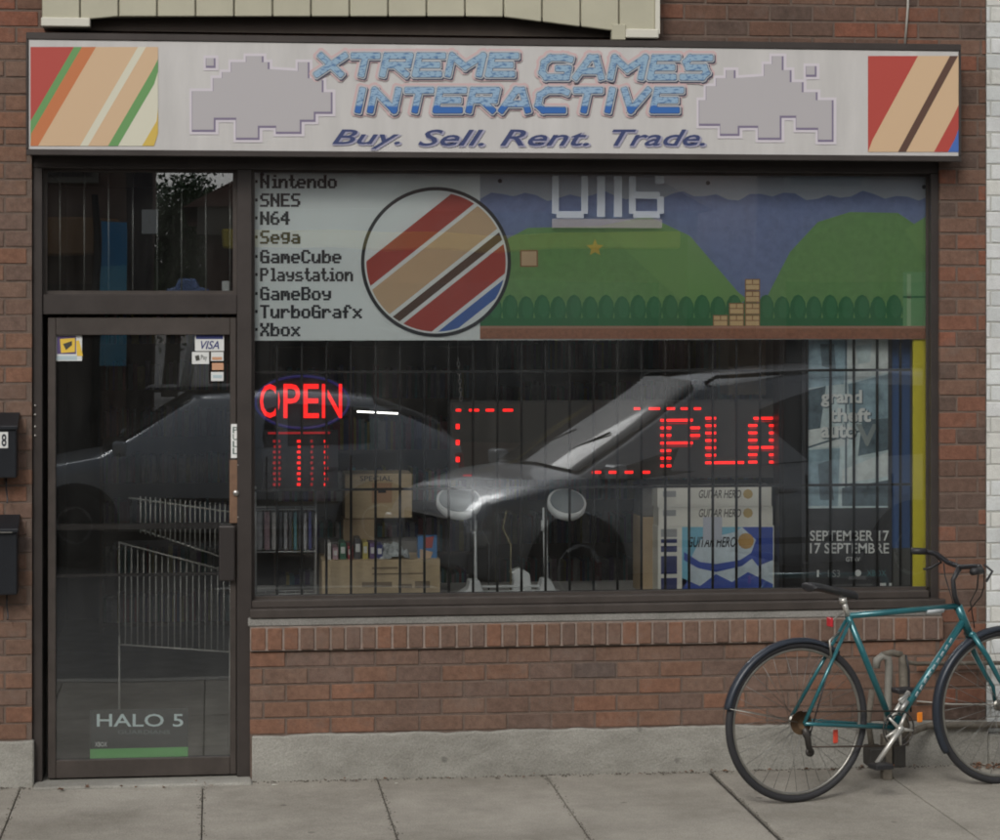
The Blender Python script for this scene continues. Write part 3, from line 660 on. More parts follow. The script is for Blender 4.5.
# ------- display window things
card = mat('cardboard', (.52, .40, .25), .85, var=.12, vscale=12, aniso=(1, 1, 6)); card_d = mat('dark cardboard', (.42, .31, .19), .85, var=.15)
def cbox(name, a, b, c, d, Y0, dpt, m, label, cat, base=None, art_fn=None, group=None, bev=.004):
    t = MB(m); xm = (a+c)/2; x0, x1 = X(a, Y0), X(c, Y0); z1 = Z(xm, b, Y0); z0 = Z(xm, d, Y0) if base is None else base
    t.box(x0, x1, Y0, Y0+dpt, z0, z1)
    if art_fn: art_fn(t, Y0)
    return t.build(name, label=label, cat=cat, group=group, bevel=bev)
def carton_art(t, Y):
    k = mat('faded carton print', (.22, .16, .10), .8)
    for i, (a, b, c, d) in enumerate(((372, 567, 398, 569), (372, 573, 425, 574.5), (362, 582, 392, 587), (398, 584, 412, 588), (415, 581, 430, 588))): t.pbox(a, b, c, d, Y-.001, Y-.0002, k)
Yc = .27
cbox('cardboard_carton', 322, 560, 440, 605, Yc, .32, card, 'open cardboard carton full of games behind the window bars', 'box', DZ+.0008, carton_art)
c1top = Z(380, 560, Yc)
# contents: cases sticking out
cols = [(.28, .05, .06), (.62, .60, .58), (.06, .07, .22), (.10, .10, .11), (.45, .30, .34), (.12, .30, .34), (.5, .42, .12), (.05, .16, .10), (.40, .40, .42), (.16, .10, .24)]
case_m = [mat('game case colour %s' % 'abcdefghij'[i], c, .4, var=.25, vscale=40) for i, c in enumerate(cols)]
cn = ['dark red', 'off white', 'navy blue', 'black', 'dusty pink', 'teal', 'mustard yellow', 'dark green', 'light grey', 'purple']
posn = ['leftmost', 'second', 'third', 'fourth', 'fifth', 'sixth', 'seventh', 'eighth']
xx = X(326, Yc+.05)
for i in range(8):
    wd = .022+.008*random.random(); t = MB(case_m[(i*3+1) % 10]); h = .05+.05*random.random()
    t.box(xx, xx+wd, Yc+.05, Yc+.20, DZ+.0475, c1top+h); t.box(xx+.004, xx+wd-.004, Yc+.0485, Yc+.0498, c1top+h*.35, c1top+h*.75, paper)
    t.build('game_case', label='%s game case, %s from the left in the open carton' % (cn[(i*3+1) % 10], posn[i]), cat='game case', group='game cases standing in the open carton', bevel=.002); xx += wd+.009
# crumpled paper/plastic heap in the carton
t = MB(mat('crumpled plastic', (.42, .45, .45), .3, var=.5, vscale=30)); bx0, bx1 = X(372, Yc+.05), X(412, Yc+.05)
N = 12
vs = [(bx0+(bx1-bx0)*i/N, Yc+.04+.2*j/N, c1top-.02+.075*math.sin(math.pi*i/N)**.5*math.sin(math.pi*max(j, .5)/N)**.5+random.uniform(-.018, .02)) for j in range(N+1) for i in range(N+1)]
t.add(vs, [(j*(N+1)+i, j*(N+1)+i+1, (j+1)*(N+1)+i+1, (j+1)*(N+1)+i) for j in range(N) for i in range(N)])
t.build('plastic_bag', label='crumpled clear plastic bag on top of the open carton', cat='bag')
t = MB(mat('blue print box', (.06, .20, .45), .4)); t.pbox(418, 536, 437, 560, Yc+.06, Yc+.12); t.poly([(424,538),(434,536),(432,548),(425,548)], Yc+.058, .001, pm['red']); t.poly([(420,549),(433,552),(430,559),(420,559)], Yc+.057, .001, pm['tan'])
t.build('toy_box', label='small blue and orange packet at the right end of the carton', cat='box')
cbox('cardboard_box', 345, 474, 412, 518, .62, .25, card, 'upper cardboard box marked SPECIAL behind the open carton', 'box', None,
     lambda t, Y: (txt(t, 'SPECIAL', 360, 476, 392, 481, Y-.0015, ink, offset=.01), t.pbox(372, 483, 392, 503, Y-.0015, Y-.0005, mat('orange label', (.42, .25, .15), .6)), t.pbox(378, 490, 386, 493, Y-.0025, Y-.0016, ink)))
cbox('cardboard_box', 343, 519, 375, 541, .62, .2, card_d, 'small tan box under the box marked SPECIAL', 'box', None)
cbox('display_stand', 320, 541.5, 420, 604, .62, .22, dk, 'dark riser block behind the open carton', 'stand', DZ+.0008)
# wire shelf with cases, left
rk = thing('wire_shelf', (X(285, .5), .5, DZ), 'grey wire rack of game cases at the left end of the window', 'rack')
wm = mat('chrome wire', (.6, .6, .6), .4, .3)
x0, x1 = X(256, .42), X(316, .42)
for zz in (DZ+.22, DZ+.42, DZ+.02):
    t = MB(wm)
    for yy in (.42, .55): t.tube([(x0, yy, zz), (x1, yy, zz)], .004, n=6)
    for i in range(7): t.tube([(x0+(x1-x0)*i/6, .42, zz), (x0+(x1-x0)*i/6, .55, zz)], .0025, n=5)
    t.build('shelf_tray', rk)
for xx in (x0, x1):
    for yy in (.42, .55): t = MB(wm); t.tube([(xx, yy, DZ), (xx, yy, DZ+.52)], .004, n=6); t.build('rack_post', rk)
ordn = ['leftmost', 'second', 'third', 'fourth', 'fifth', 'sixth', 'seventh', 'eighth', 'ninth', 'tenth', 'eleventh', 'twelfth']
xx = x0+.004
for i in range(11):
    wd = .014; mI = [8, 4, 1, 3, 8, 3, 5, 3, 8, 2, 3][i]
    t = MB(case_m[mI]); t.box(xx, xx+wd+(.012 if i < 3 else 0), .425, .545, DZ+.228, DZ+.40+.012*random.random()); t.build('game_case', label='%s game case, %s from the left on the wire rack' % (cn[mI], ordn[i]), cat='game case', group='game cases on the wire rack', bevel=.0015); xx += wd+.009+(.012 if i < 3 else 0)

# OPEN sign
def emis(name, c, s): return mat(name, (.05, .01, .01), .4, emit=c, estr=s)
red_e = emis('red neon glow', (1, .012, .01), 1.5); blue_e = emis('blue neon glow', (.03, .07, .55), .13); red_d = emis('dim red glow', (1, .02, .03), .3); led_e = emis('red led glow', (1, .012, .01), 2.2)
YO = .20
op = thing('open_sign', (X(302, YO), YO, Z(302, 430, YO)), 'glowing red OPEN sign with blue oval ring at left of window', 'sign')
bk = MB(mat('smoked acrylic', (.025, .03, .04), .3)); x0, z0 = at(252, 431, YO+.02); x1, z1 = at(352, 373, YO+.02)
cx, cz = (x0+x1)/2, (z0+z1)/2
bk.prism([(cx+(x1-x0)/2*math.cos(t*.2618), cz+(z1-z0)/2*math.sin(t*.2618)) for t in range(24)], YO+.02, YO+.03); bk.build('backing_panel', op)
rg = MB(blue_e); rg.ring((cx, YO+.005, cz), 1, .006, 'y', sx=(x1-x0)/2*.93, sz=(z1-z0)/2*.9); rg.build('blue_ring', op)
for i, (ch, a, c) in enumerate((('O', 260, 280), ('P', 283.5, 300), ('E', 303.5, 319), ('N', 322, 342))):
    t = MB(red_e); txt(t, ch, a, 384, c, 418, YO-.002, red_e, offset=.004, fit_offset=.004); t.build('letter', op)
for a, b_ in ((270, -1), (330, 1)):
    hx, hz = at(a, 380, YO+.02); t = MB(iron_m); t.tube([(hx, YO+.03, hz), (hx, YO+.03, 2.72)], .0015, n=5); t.build('hanging_wire', op)
lc = thing('led_column_sign', (X(300, YO), YO, Z(300, 492, YO)), 'dim red dotted vertical LED strips hanging below the OPEN sign', 'sign')
t = MB(mat('smoked panel', (.02, .02, .024), .3)); t.pbox(262, 430, 338, 490, YO+.02, YO+.028); t.build('panel', lc)
t = MB(red_d); t.pbox(268, 432, 330, 434, YO+.012, YO+.019); t.build('top_strip', lc)
for cxp, brt, wd in ((277, red_d, 8), (299.5, red_e, 5), (312, red_d, 3), (326, red_e, 4)):
    t = MB(brt)
    for k in range(9): t.pbox(cxp-wd/2+(k % 2)*.8, 440+k*5.4, cxp+wd/2-((k+1) % 2)*.8, 442.6+k*5.4, YO+.012, YO+.019)
    t.build('led_column', lc)

# LED message board
YL = .34
lb = thing('led_message_board', (X(617, YL), YL, Z(617, 480, YL)), 'long dark LED board showing red PLA with dotted border', 'sign')
t = MB(mat('led housing', (.05, .047, .044), .5)); t.pbox(450, 400, 784, 479, YL, YL+.05); t.pbox(452, 402, 782, 477, YL-.003, YL-.0002, mat('led window', (.065, .06, .055), .35)); t.build('housing', lb, bevel=.002)
def dash(a, b, c, d, m=led_e): 
    t = MB(m); t.pbox(a, b, c, d, YL-.006, YL-.0035); t.build('led_dash', lb)
for a, c in ((456, 461), (469, 479), (486, 494), (503, 513)): dash(a, 409, c, 411.4)
for b in (424, 440, 457): dash(456, b, 459.5, b+5)
dash(463, 476-1.5, 474, 476.3, red_d)
for a, c in ((634, 641), (649, 660), (667, 675), (681, 689), (694, 701)): dash(a, 407.5, c, 409.8)
for a, c in ((592, 601), (609, 618), (625, 633), (641, 650)): dash(a, 471, c, 473.5)
for (b) in (412, 429, 447): dash(775, b, 777.5, b+3, red_d)
def ledchar(ch, x0, pw, y0, ph, skip=0):
    G = glyph(ch); t = MB(led_e)
    for r_ in range(7):
        c = 0
        while c < 5:
            if G[r_][c]:
                c2 = c
                while c2+1 < 5 and G[r_][c2+1]: c2 += 1
                xe = min(x0+(c2+1)*pw+2.0, 777)
                if x0+c*pw < 776: t.pbox(x0+c*pw-1.5, y0+r_*ph, xe, y0+r_*ph+2.5, YL-.006, YL-.0035); 
                if r_ < 6 and x0+c*pw < 776: t.pbox(x0+c*pw-.5, y0+(r_+.5)*ph, xe-1, y0+(r_+.5)*ph+1.4, YL-.0055, YL-.0035, red_d)
                c = c2+1
            else: c += 1
    t.build('led_character', lb)
ledchar('P', 662, 7.2, 419, 7.6); ledchar('L', 707, 7.0, 417, 7.4); ledchar('A', 750, 5.2, 417, 7.3)
# chain
ch_ = MB(mat('chain steel', (.45, .44, .42), .35, .8)); hx, _ = at(461, 380, .25)
ztop, zbt = 2.75, Z(461, 401, .25)
k = 0; zz = zbt
while zz < Z(461, 366, .25)+.02:
    ch_.ring((hx-.0025*k*.6, .25, zz+.012), .0095, .0022, 'y' if k % 2 == 0 else 'x', N=12, n=5, sx=.7, sz=1.3) if k % 2 == 0 else ch_.ring((hx-.0025*k*.6, .25, zz+.012), .0095, .0022, 'x', N=12, n=5, sx=.7, sz=1.3)
    zz += .02; k += 1
ch_.tube([(hx-.0025*k*.6, .25, zz-.005), (hx-.0025*k*.6-.004, .25, 2.74)], .002, n=5)
ch_.build('hanging_chain', label='short steel chain hanging above left end of the LED board', cat='chain')

# drum kit
wp = mat('white plastic', (.78, .80, .80), .4, var=.1, vscale=5); pad_m = mat('grey rubber pad', (.26, .29, .30), .6)
Yk = .34
dkit = thing('drum_kit', (X(515, Yk), Yk, DZ), 'white toy electronic drum kit with two round grey pads on poles', 'drum kit')
from mathutils import Euler
for (cx_, cy_, w_) in ((459, 500, 23), (567, 502, 20)):
    px_, pz_ = at(cx_, cy_, Yk); r_ = w_/215
    tl = Euler((R(33), 0, 0)) if cx_ < 500 else Euler((R(38), R(4), 0))
    t = MB(wp); t.lathe((px_, Yk, pz_), [(r_*.9, -.045), (r_, -.03), (r_, .002), (r_*.9, .003)], 'z', N=36, tilt=tl); pd = t.build('drum_pad', dkit, recalc=True)
    t = MB(pad_m); t.lathe((px_, Yk, pz_), [(r_*.88, .0035), (r_*.86, .009), (.001, .011)], 'z', N=36, tilt=tl); t.build('pad_surface', pd, recalc=True)
for (a, b_) in ((474, 476), (545, 547)):
    x0, zt_ = at(a, 508, Yk); x1, _ = at(b_, 585, Yk)
    t = MB(wp); t.tube([(x0, Yk+.02, zt_), (x1, Yk+.02, DZ+.03)], .011, n=10); t.tube([(x0, Yk+.02, zt_-.06), (x0, Yk+.02, zt_-.11)], .017, n=10); t.build('pole', dkit)
def foot(pts, y0, y1): t = MB(wp); t.prism([at(a, b, y0) for a, b in pts], y0, y1); t.build('foot', dkit, bevel=.006, seg=2)
foot([(448,603),(452,600),(468,589),(470,581),(480,581),(483,590),(486,603)], Yk-.06, Yk+.06)
foot([(536,603),(540,590),(543,580),(551,580),(556,590),(583,602),(583,603)], Yk-.06, Yk+.06)
foot([(508,603),(514,582),(511,572),(520,568),(530,574),(534,603)], Yk+.08, Yk+.16)
t = MB(wp); t.box(X(482, Yk), X(542, Yk), Yk+.0, Yk+.03, DZ+.012, DZ+.03); t.box(X(482, Yk), X(542, Yk), Yk+.0, Yk+.03, DZ+.045, DZ+.055); t.build('cross_bar', dkit, bevel=.003)
for m_, a in ((mat('yellow wire', (.30, .26, .14), .6), 508), (mat('dark wire', (.05, .05, .05), .6), 486)):
    x0, z0 = at(a, 512, Yk); t = MB(m_); t.tube([(x0, Yk+.06, z0), (x0-.02, Yk+.04, z0-.08), (x0+.02, Yk+.05, z0-.16), (x0+.02, Yk+.06, DZ+.01)], .004, n=6); t.build('cable', dkit)

# boxed games, right
def flat_art(t, Y, y0=0):
    for b in (489, 508):
        t.pbox(697, b+1, 742, b+8, Y-.0006, Y-.0001, mat('pale box tint', (.42, .40, .33), .6))
mat('pale grey print', (.35, .36, .36), .5)
bw = mat('box white', (.80, .79, .71), .6, var=.05)
def lid(t, Y, b):
    txt(t, 'GUITAR HERO', 699, b, 741, b+8, Y-.0012, mat('grey box ink', (.10, .09, .07), .6), shear=.25, offset=.014)
    t.poly([(748+5*math.cos(i*.785), b+4+5*math.sin(i*.785)) for i in range(8)], Y-.001, .0005, mat('gold print2', (.55, .40, .16), .5)); t.pbox(663, b+1, 676, b+7, Y-.001, Y-.0005, mat('pale grey print', (.35, .36, .36), .5))
YQ = .30
xq0, xq1 = X(658, YQ), X(774, YQ)
zA = Z(716, 526, YQ); zB = Z(716, 507, YQ); zC = Z(716, 486, YQ)
blue_w = mat('blue art', (.05, .10, .45), .5); cyan_w = mat('cyan art', (.22, .55, .72), .5); pale_w = mat('pale art', (.55, .62, .64), .5)
def swirl(t, Y):
    t.poly([(682,527),(773,527),(773,598),(682,598)], Y-.0006, .0004, mat('white blue art', (.66, .76, .82), .5, var=.15, vscale=14))
    t.poly([(682,527),(742,527),(735,532),(700,540),(690,560),(688,580),(682,590)], Y-.0012, .0004, cyan_w)
    t.poly([(742,527),(773,527),(773,560),(758,566),(750,556),(756,540)], Y-.0012, .0004, blue_w)
    t.poly([(682,578),(700,586),(716,574),(732,582),(748,572),(773,584),(773,598),(682,598)], Y-.0012, .0004, blue_w)
    t.poly([(684,552),(700,562),(716,564),(740,560),(765,544),(766,548),(742,566),(716,572),(698,568),(684,560)], Y-.0018, .0004, blue_w)
    t.poly([(746+8*math.cos(i*.524), 541+8*math.sin(i*.524)) for i in range(12)], Y-.0018, .0004, mat('gold disc art', (.60, .36, .12), .5))
    txt(t, 'GUITAR HERO', 688, 537, 736, 547, Y-.0022, ink, shear=.3, offset=.015)
    for b, c in ((529, 537), (539, 543), (546, 552), (556, 574), (578, 592)): t.pbox(661, b, 677, c, Y-.001, Y-.0005, navy if b > 530 else MATS['pale grey print'])
t = MB(bw); t.box(xq0, xq1, YQ, YQ+.42, DZ+.0008, zA-.001); swirl(t, YQ); t.pbox(703, 517, 722, 540, YQ-.004, YQ-.0032, mat('price paper', (.55, .58, .66), .6)); t.build('game_box', label='large blue and white boxed game at the bottom of the right stack', cat='box', bevel=.0)
t = MB(bw); t.box(xq0+.004, xq1-.006, YQ+.003, YQ+.42, zA, zB-.001); lid(t, YQ+.003, 509); t.build('game_box', label='flat cream boxed game, middle one of the right stack', cat='box')
t = MB(bw); t.box(xq0-.002, xq1-.012, YQ+.001, YQ+.40, zB, zC); lid(t, YQ+.001, 490); t.build('game_box', label='flat cream boxed game on top of the right stack', cat='box')
cbox('cardboard_box', 640, 517, 656, 603, .44, .2, card_d, 'brown cardboard box left of the boxed game stack', 'box', DZ+.0008)
cbox('grey_box', 641, 487, 656, 517, .44, .2, mat('grey print carton', (.15, .14, .13), .7, var=.3, vscale=30), 'dark grey box resting on the brown cardboard box', 'box')
cbox('tall_carton', 728, 330, 766, 395, .75, .2, card_d, 'tan carton showing just under the banner behind the grille', 'box', None)
# black pillar, posters, strips
t = MB(mat('black pillar', (.012, .012, .014), .5)); t.box(X(779, .22), X(804, .22), .22, .34, DZ, 2.9); t.build('pillar', shop)
YG = .20
gt = MB(mat('dark poster', (.055, .055, .06), .45)); gt.pbox(802, 338, 892, 600, YG, YG+.006)
ta = [mat('slate blue art', (.30, .42, .48), .5, var=.35, vscale=14), mat('pale slate art', (.60, .71, .72), .5, var=.25, vscale=12), mat('dark slate art', (.13, .18, .21), .5, var=.4, vscale=18), mat('grey white art', (.74, .79, .77), .5, var=.2, vscale=16)]
gt.pbox(808, 338, 888, 508, YG-.0008, YG-.0002, ta[1])
T = [([(808,340),(846,340),(844,384),(808,388)], 0), ([(846,340),(888,340),(888,372),(848,382)], 3), ([(848,384),(888,374),(888,418),(850,420)], 0), ([(808,390),(826,386),(820,430),(808,434)], 2), ([(862,420),(888,418),(888,450),(858,456)], 2),
     ([(808,450),(840,448),(838,506),(808,506)], 0), ([(842,470),(888,452),(888,476),(842,484)], 3), ([(842,488),(888,480),(888,506),(842,506)], 2), ([(818,464),(830,460),(834,500),(820,500)], 2), ([(820,344),(834,344),(836,370),(822,366)], 2), ([(856,346),(872,344),(870,362),(858,364)], 1), ([(808,430),(850,424),(848,446),(808,448)], 3)]
for i, (p_, m_) in enumerate(T): gt.poly(p_, YG-.0012-.0005*(i > 7), .0003, ta[m_])
for a, c in ((845, 847),): gt.pbox(a, 340, c, 506, YG-.0024, YG-.0020, ta[2])
gt.poly([(808,446.5),(888,421),(888,423),(808,448.5)], YG-.003, .0003, ta[2])
gw = mat('white lettering', (.82, .83, .80), .5)
for wd, a, b, c, d in (('grand', 821, 390, 862, 407), ('theft', 829, 408, 871, 422), ('auto', 821, 424, 856, 438)):
    txt(gt, wd, a+.8, b+.8, c+.8, d+.8, YG-.0035, ta[2], offset=.06, fit_offset=.035); txt(gt, wd, a, b, c, d, YG-.004, gw, offset=.035, fit_offset=.035)
txt(gt, 'V', 856, 424, 878, 446, YG-.004, mat('grey letter art', (.30, .34, .33), .5), offset=.03, fit_offset=.03)
txt(gt, 'SEPTEMBER 17', 810, 530.5, 889, 541, YG-.001, gw, offset=.012, fit_offset=.012); txt(gt, '17 SEPTEMBRE', 810, 543, 889, 553.5, YG-.001, gw, offset=.012, fit_offset=.012)
txt(gt, 'GTAV', 846, 557, 860, 561.5, YG-.001, gw, offset=.01); txt(gt, 'PS3', 828, 570, 840, 577, YG-.001, MATS['pale grey print']); gt.pbox(817, 570, 819, 577, YG-.001, YG-.0005, gw); txt(gt, 'XBOX', 867, 570, 886, 576, YG-.001, mat('teal ink', (.10, .25, .26), .5)); gt.poly([(858+3.4*math.cos(i*.785), 573+3.4*math.sin(i*.785)) for i in range(8)], YG-.001, .0004, gw)
for a, c in ((806, 816), (880, 886), (889, 896)): gt.pbox(a, 583, min(c, 891.8), 596, YG-.001, YG-.0005, gw)
gt.pbox(830, 584, 872, 595, YG-.001, YG-.0005, mat('grey poster print', (.12, .12, .12), .5))
gt.build('game_poster', label='tall poster of pale blue picture tiles above SEPTEMBER 17 on black', cat='poster')
t = MB(mat('blue strip', (.06, .13, .32), .5)); t.pbox(890, 338, 910, 548, .235, .245); t.pbox(893, 548, 912, 600, .235, .245, mat('grey strip', (.12, .12, .115), .6)); t.build('blue_panel', label='narrow dark blue panel between the tall poster and yellow post', cat='panel')
t = MB(mat('yellow post paint', (.75, .64, .03), .5, var=.06)); t.box(X(913, .128), X(929, .128), .128, .145, DZ, 2.0); t.build('yellow_post', label='bright yellow vertical post at the right end of window', cat='post', bevel=.003)
t = MB(mat('thin grey rod', (.2, .2, .19), .4, .5)); t.tube([(X(911, .21), .21, DZ), (X(911, .21), .21, 2.7)], .004, n=6); t.build('steel_rod', label='thin grey steel rod beside the yellow post', cat='rod')

# small glowing tube added at a bright line read as a lamp
tl_ = thing('tube_lamp', (X(377, 3.0), 3.0, Z(377, 413, 3.0)), 'short glowing white tube lamp far inside behind the OPEN sign', 'lamp')
a, b_ = at(357, 411.5, 3.0), at(398, 413.5, 3.0); t = MB(mat('tube glow', (.9, .9, .9), .4, emit=(1, .97, .9), estr=3.5)); t.tube([(a[0], 3.0, a[1]), (b_[0], 3.0, b_[1])], .005, n=8); t.build('tube', tl_)
t = MB(mat('lamp housing', (.6, .6, .58), .5)); t.box(a[0]-.02, b_[0]+.02, 2.99, 3.05, a[1]+.010, a[1]+.03); t.build('housing', tl_)
# deeper interior: shelf units with many cases
def shelf_unit(x0, x1, y, z1, levels, label):
    u = thing('shelf_unit', ((x0+x1)/2, y, 0), label, 'shelf')
    sm = mat('dark wood shelf', (.22, .17, .13), .7)
    for xx in (x0, x1-.02): t = MB(sm); t.box(xx, xx+.02, y, y+.3, .006, z1); t.build('side_panel', u)
    t = MB(sm); t.box(x0+.02, x1-.02, y+.28, y+.3, .006, z1); t.build('back_panel', u)
    for i in range(levels+1): t = MB(sm); zz = .05+(z1-.07)*i/levels; t.box(x0+.021, x1-.021, y, y+.279, zz, zz+.018); t.build('shelf_board', u)
    # rows of spines: too many, too small to tell apart
    t = None
    sp = [MB(c) for c in case_m]
    allm = MB(case_m[0])
    for i in range(levels):
        zz = .05+(z1-.07)*i/levels+.0185; xx = x0+.025
        while xx < x1-.05:
            wd = random.choice((.015, .015, .02, .03)); h = random.uniform(.15, .2)
            if random.random() < .9: allm.box(xx, xx+wd-.001, y+.02+random.uniform(0, .015), y+.2, zz, zz+min(h, (z1-.07)/levels-.04), random.choice(case_m))
            xx += wd
    allm.build('rows_of_cases', u, kind='stuff')
shelf_unit(-.75, .15, 4.9, 2.2, 7, 'tall dark shelf of game cases seen through the door glass')
shelf_unit(.35, 1.55, 3.3, 1.9, 6, 'dark shelf full of game cases behind the OPEN sign')
shelf_unit(1.75, 3.5, 4.2, 2.3, 8, 'wide dark shelf of game cases at the back right')
# folding security gate just inside the door
gm = mat('grey steel gate', (.42, .41, .38), .5, .3)
gt_ = thing('folding_gate', (.02, .45, .01), 'grey folding steel gate standing just inside the glass door', 'gate')
Yg = .45; x0 = X(118, Yg); x1 = X(230, Yg)
for i in range(19):
    f_ = i/18; xx = x0+(x1-x0)*f_; zt_ = Z(118+112*f_, 545+25*f_, Yg); t = MB(gm); t.tube([(xx, Yg+.15*(1-f_), Z(118+112*f_, 650, Yg)), (xx, Yg+.15*(1-f_), zt_)], .0038, n=6); t.build('gate_bar', gt_)
for i in range(19):
    f_ = i/18; xx = X(140, Yg)+(x1-X(140, Yg))*f_; t = MB(gm); t.tube([(xx, Yg+.10*(1-f_), Z(140+90*f_, 535+22*f_, Yg)), (xx, Yg+.10*(1-f_), Z(140+90*f_, 498+6*f_, Yg))], .0038, n=6); t.build('gate_bar', gt_)
for (pa, pb_) in (((128, 500), (230, 512)), ((140, 532), (230, 560)), ((118, 545), (230, 572)), ((118, 648), (230, 652))):
    t = MB(gm); a = at(pa[0], pa[1], Yg); b_ = at(pb_[0], pb_[1], Yg); t.tube([(a[0], Yg+.12, a[1]), (b_[0], Yg, b_[1])], .005, n=6); t.build('gate_rail', gt_)
for xx in (x0, x1):
    t = MB(gm); t.tube([(xx, Yg+(.15 if xx == x0 else 0), .0065), (xx, Yg+(.15 if xx == x0 else 0), Z(118, 640, Yg))], .006, n=6); t.build('gate_post', gt_)

# things on the ledge behind the transom
t = MB(dk); t.box(X(43), X(236), .21, .42, 2.13, 2.175); t.build('transom_shelf', shop)
lt = 2.1755
t = MB(paper); t.pbox(222, 281, 231, 296, .17, .172); t.build('price_tag', label='small white tag hung low at right of the pane over the door', cat='tag')
toy = thing('toy_car', (X(188, .28), .28, lt), 'small blue toy car on the ledge behind the pane over the door', 'toy')
t = MB(mat('toy blue', (.06, .10, .26), .4)); cx = X(188, .28)
t.prism([(cx-.10, lt+.018), (cx+.10, lt+.018), (cx+.10, lt+.055), (cx+.055, lt+.065), (cx+.035, lt+.105), (cx-.04, lt+.105), (cx-.06, lt+.065), (cx-.10, lt+.055)], .24, .32); t.build('toy_body', toy, bevel=.008, seg=2)
for a in (-.06, .06):
    for yy in (.236, .312): t = MB(black_m); t.lathe((cx+a, yy, lt+.02), [(.02, 0), (.02, .012)], 'y', N=14); t.build('toy_wheel', toy)
for i, (a, c, m_, hh, cn_) in enumerate(((46, 66, yel, .012, 'yellow'), (72, 88, paper, .02, 'white'), (92, 112, pm['cream'], .028, 'cream'), (120, 134, yel, .018, 'gold'))):
    t = MB(m_); t.box(X(a, .24), X(c, .24), .24, .34, lt, lt+hh); t.build('game_cartridge', label='%s cartridge box, %s from the left on ledge behind the pane over the door' % (cn_, posn[i]), cat='box', group='cartridge boxes on the ledge', bevel=.002)

# ------------------------------------------------------------------ MAILBOXES at the left edge
mbm = mat('black metal mailbox', (.018, .02, .024), .35, .2, var=.15, vscale=6)
def mailbox(px0, px1, py0, py1, label, number):
    Yb = -.11; x0, x1 = X(px0, Yb), X(px1, Yb); z1, z0 = Z(px1, py0, Yb), Z(px1, py1, Yb)
    m = thing('mailbox', ((x0+x1)/2, -.002, z0), label, 'mailbox', 'black mailboxes on the brick pier')
    t = MB(mbm); t.box(x0, x1, Yb, -.003, z0, z1-.045); t.build('body', m, bevel=.006, seg=2)
    t = MB(mbm)
    vs = [(x0-.006, Yb-.012, z1-.06), (x1+.006, Yb-.012, z1-.06), (x1+.006, -.003, z1), (x0-.006, -.003, z1), (x0-.006, Yb-.012, z1-.044), (x1+.006, Yb-.012, z1-.044), (x1+.006, -.003, z1+.012), (x0-.006, -.003, z1+.012)]
    t.add(vs, [(3,2,1,0),(4,5,6,7),(0,1,5,4),(1,2,6,5),(2,3,7,6),(3,0,4,7)]); t.build('lid', m, bevel=.002)
    t = MB(mbm); hx = x1-.05
    t.tube([(hx, -.04, z0+.004), (hx, -.05, z0-.05), (hx+.004, -.03, z0-.10), (hx+.004, -.05, z0-.115)], .004, n=6); t.build('newspaper_hook', m)
    if number:
        t = MB(paper); a, b_ = at(0, 432, Yb-.002), at(8, 448, Yb-.002); t.box(a[0]-.02, b_[0], Yb-.0035, Yb-.001, b_[1], a[1]); txt(t, '8', 1.5, 434, 6.5, 446.5, Yb-.0045, ink, offset=.02, fit_offset=.02); t.build('number_plate', m)
    else:
        t = MB(MATS['steel']); t.box(x0, x1-.02, Yb-.016, Yb-.0125, z1-.060, z1-.055); t.build('lid_edge', m)
mailbox(-52, 16.5, 416, 478, 'upper black wall mailbox with a white number plate', True)
mailbox(-52, 17, 519, 595, 'lower black wall mailbox with a grey sloping lid', False)

# ------------------------------------------------------------------ GAS PIPE / POST behind the bicycle
Yp_ = -.30
pm_ = mat('weathered pipe', (.17, .15, .12), .8, .2, var=.35, vscale=18, bump=.5, bscale=60); pg = mat('pale weathered pipe', (.26, .25, .22), .7, .2, var=.3, vscale=15)
pst = thing('meter_post', (X(888, Yp_), Yp_, 0), 'weathered grey pipes and valve block on a stub post behind the bicycle', 'gas meter')
def P3(px, py, Y=Yp_): a = at(px, py, Y); return (a[0], Y, a[1])
t = MB(pg); t.tube([P3(876, 668), P3(877, 660), P3(882, 656), P3(888, 658), P3(889, 668), P3(888, 700), P3(887, 745)], [.018]*7, n=10); t.build('riser_pipe', pst)
t = MB(pm_); t.tube([P3(904, 745), P3(904, 690), P3(903, 662), P3(902, 655)], [.024, .022, .020, .016], n=10); t.build('riser_pipe', pst)
t = MB(pm_); t.tube([P3(882, 655), P3(892, 652.5), P3(902, 655)], .015, n=10); t.build('top_elbow', pst)
t = MB(mat('dark valve block', (.05, .047, .042), .7, .2, var=.3, vscale=14)); a = P3(868, 767, Yp_-.03); b_ = P3(884, 747, Yp_-.03); t.box(a[0], b_[0], Yp_-.06, Yp_+.06, a[2], b_[2]); t.build('valve_block', pst, bevel=.008, seg=2)
t = MB(MATS['dark valve block']); a = P3(893, 767, Yp_-.03); b_ = P3(905, 738, Yp_-.03); t.box(a[0], b_[0], Yp_-.05, Yp_+.06, a[2], b_[2]); t.build('regulator', pst, bevel=.008, seg=2)
t = MB(pm_); a = P3(883, 783, Yp_-.02); b_ = P3(892, 735, Yp_-.02); t.box(a[0], b_[0], Yp_-.03, Yp_+.03, -.003, b_[2]); t.build('stub_post', pst, bevel=.004)
t = MB(pm_); t.tube([P3(872, 690), P3(868, 720), P3(872, 748)], .014, n=8); t.build('side_pipe', pst)
t = MB(black_m); t.tube([P3(906, 655, Yp_-.03), P3(909, 670, Yp_-.03), P3(909, 690, Yp_-.04), P3(911, 712, Yp_-.05)], .005, n=6); t.build('black_cable', pst)
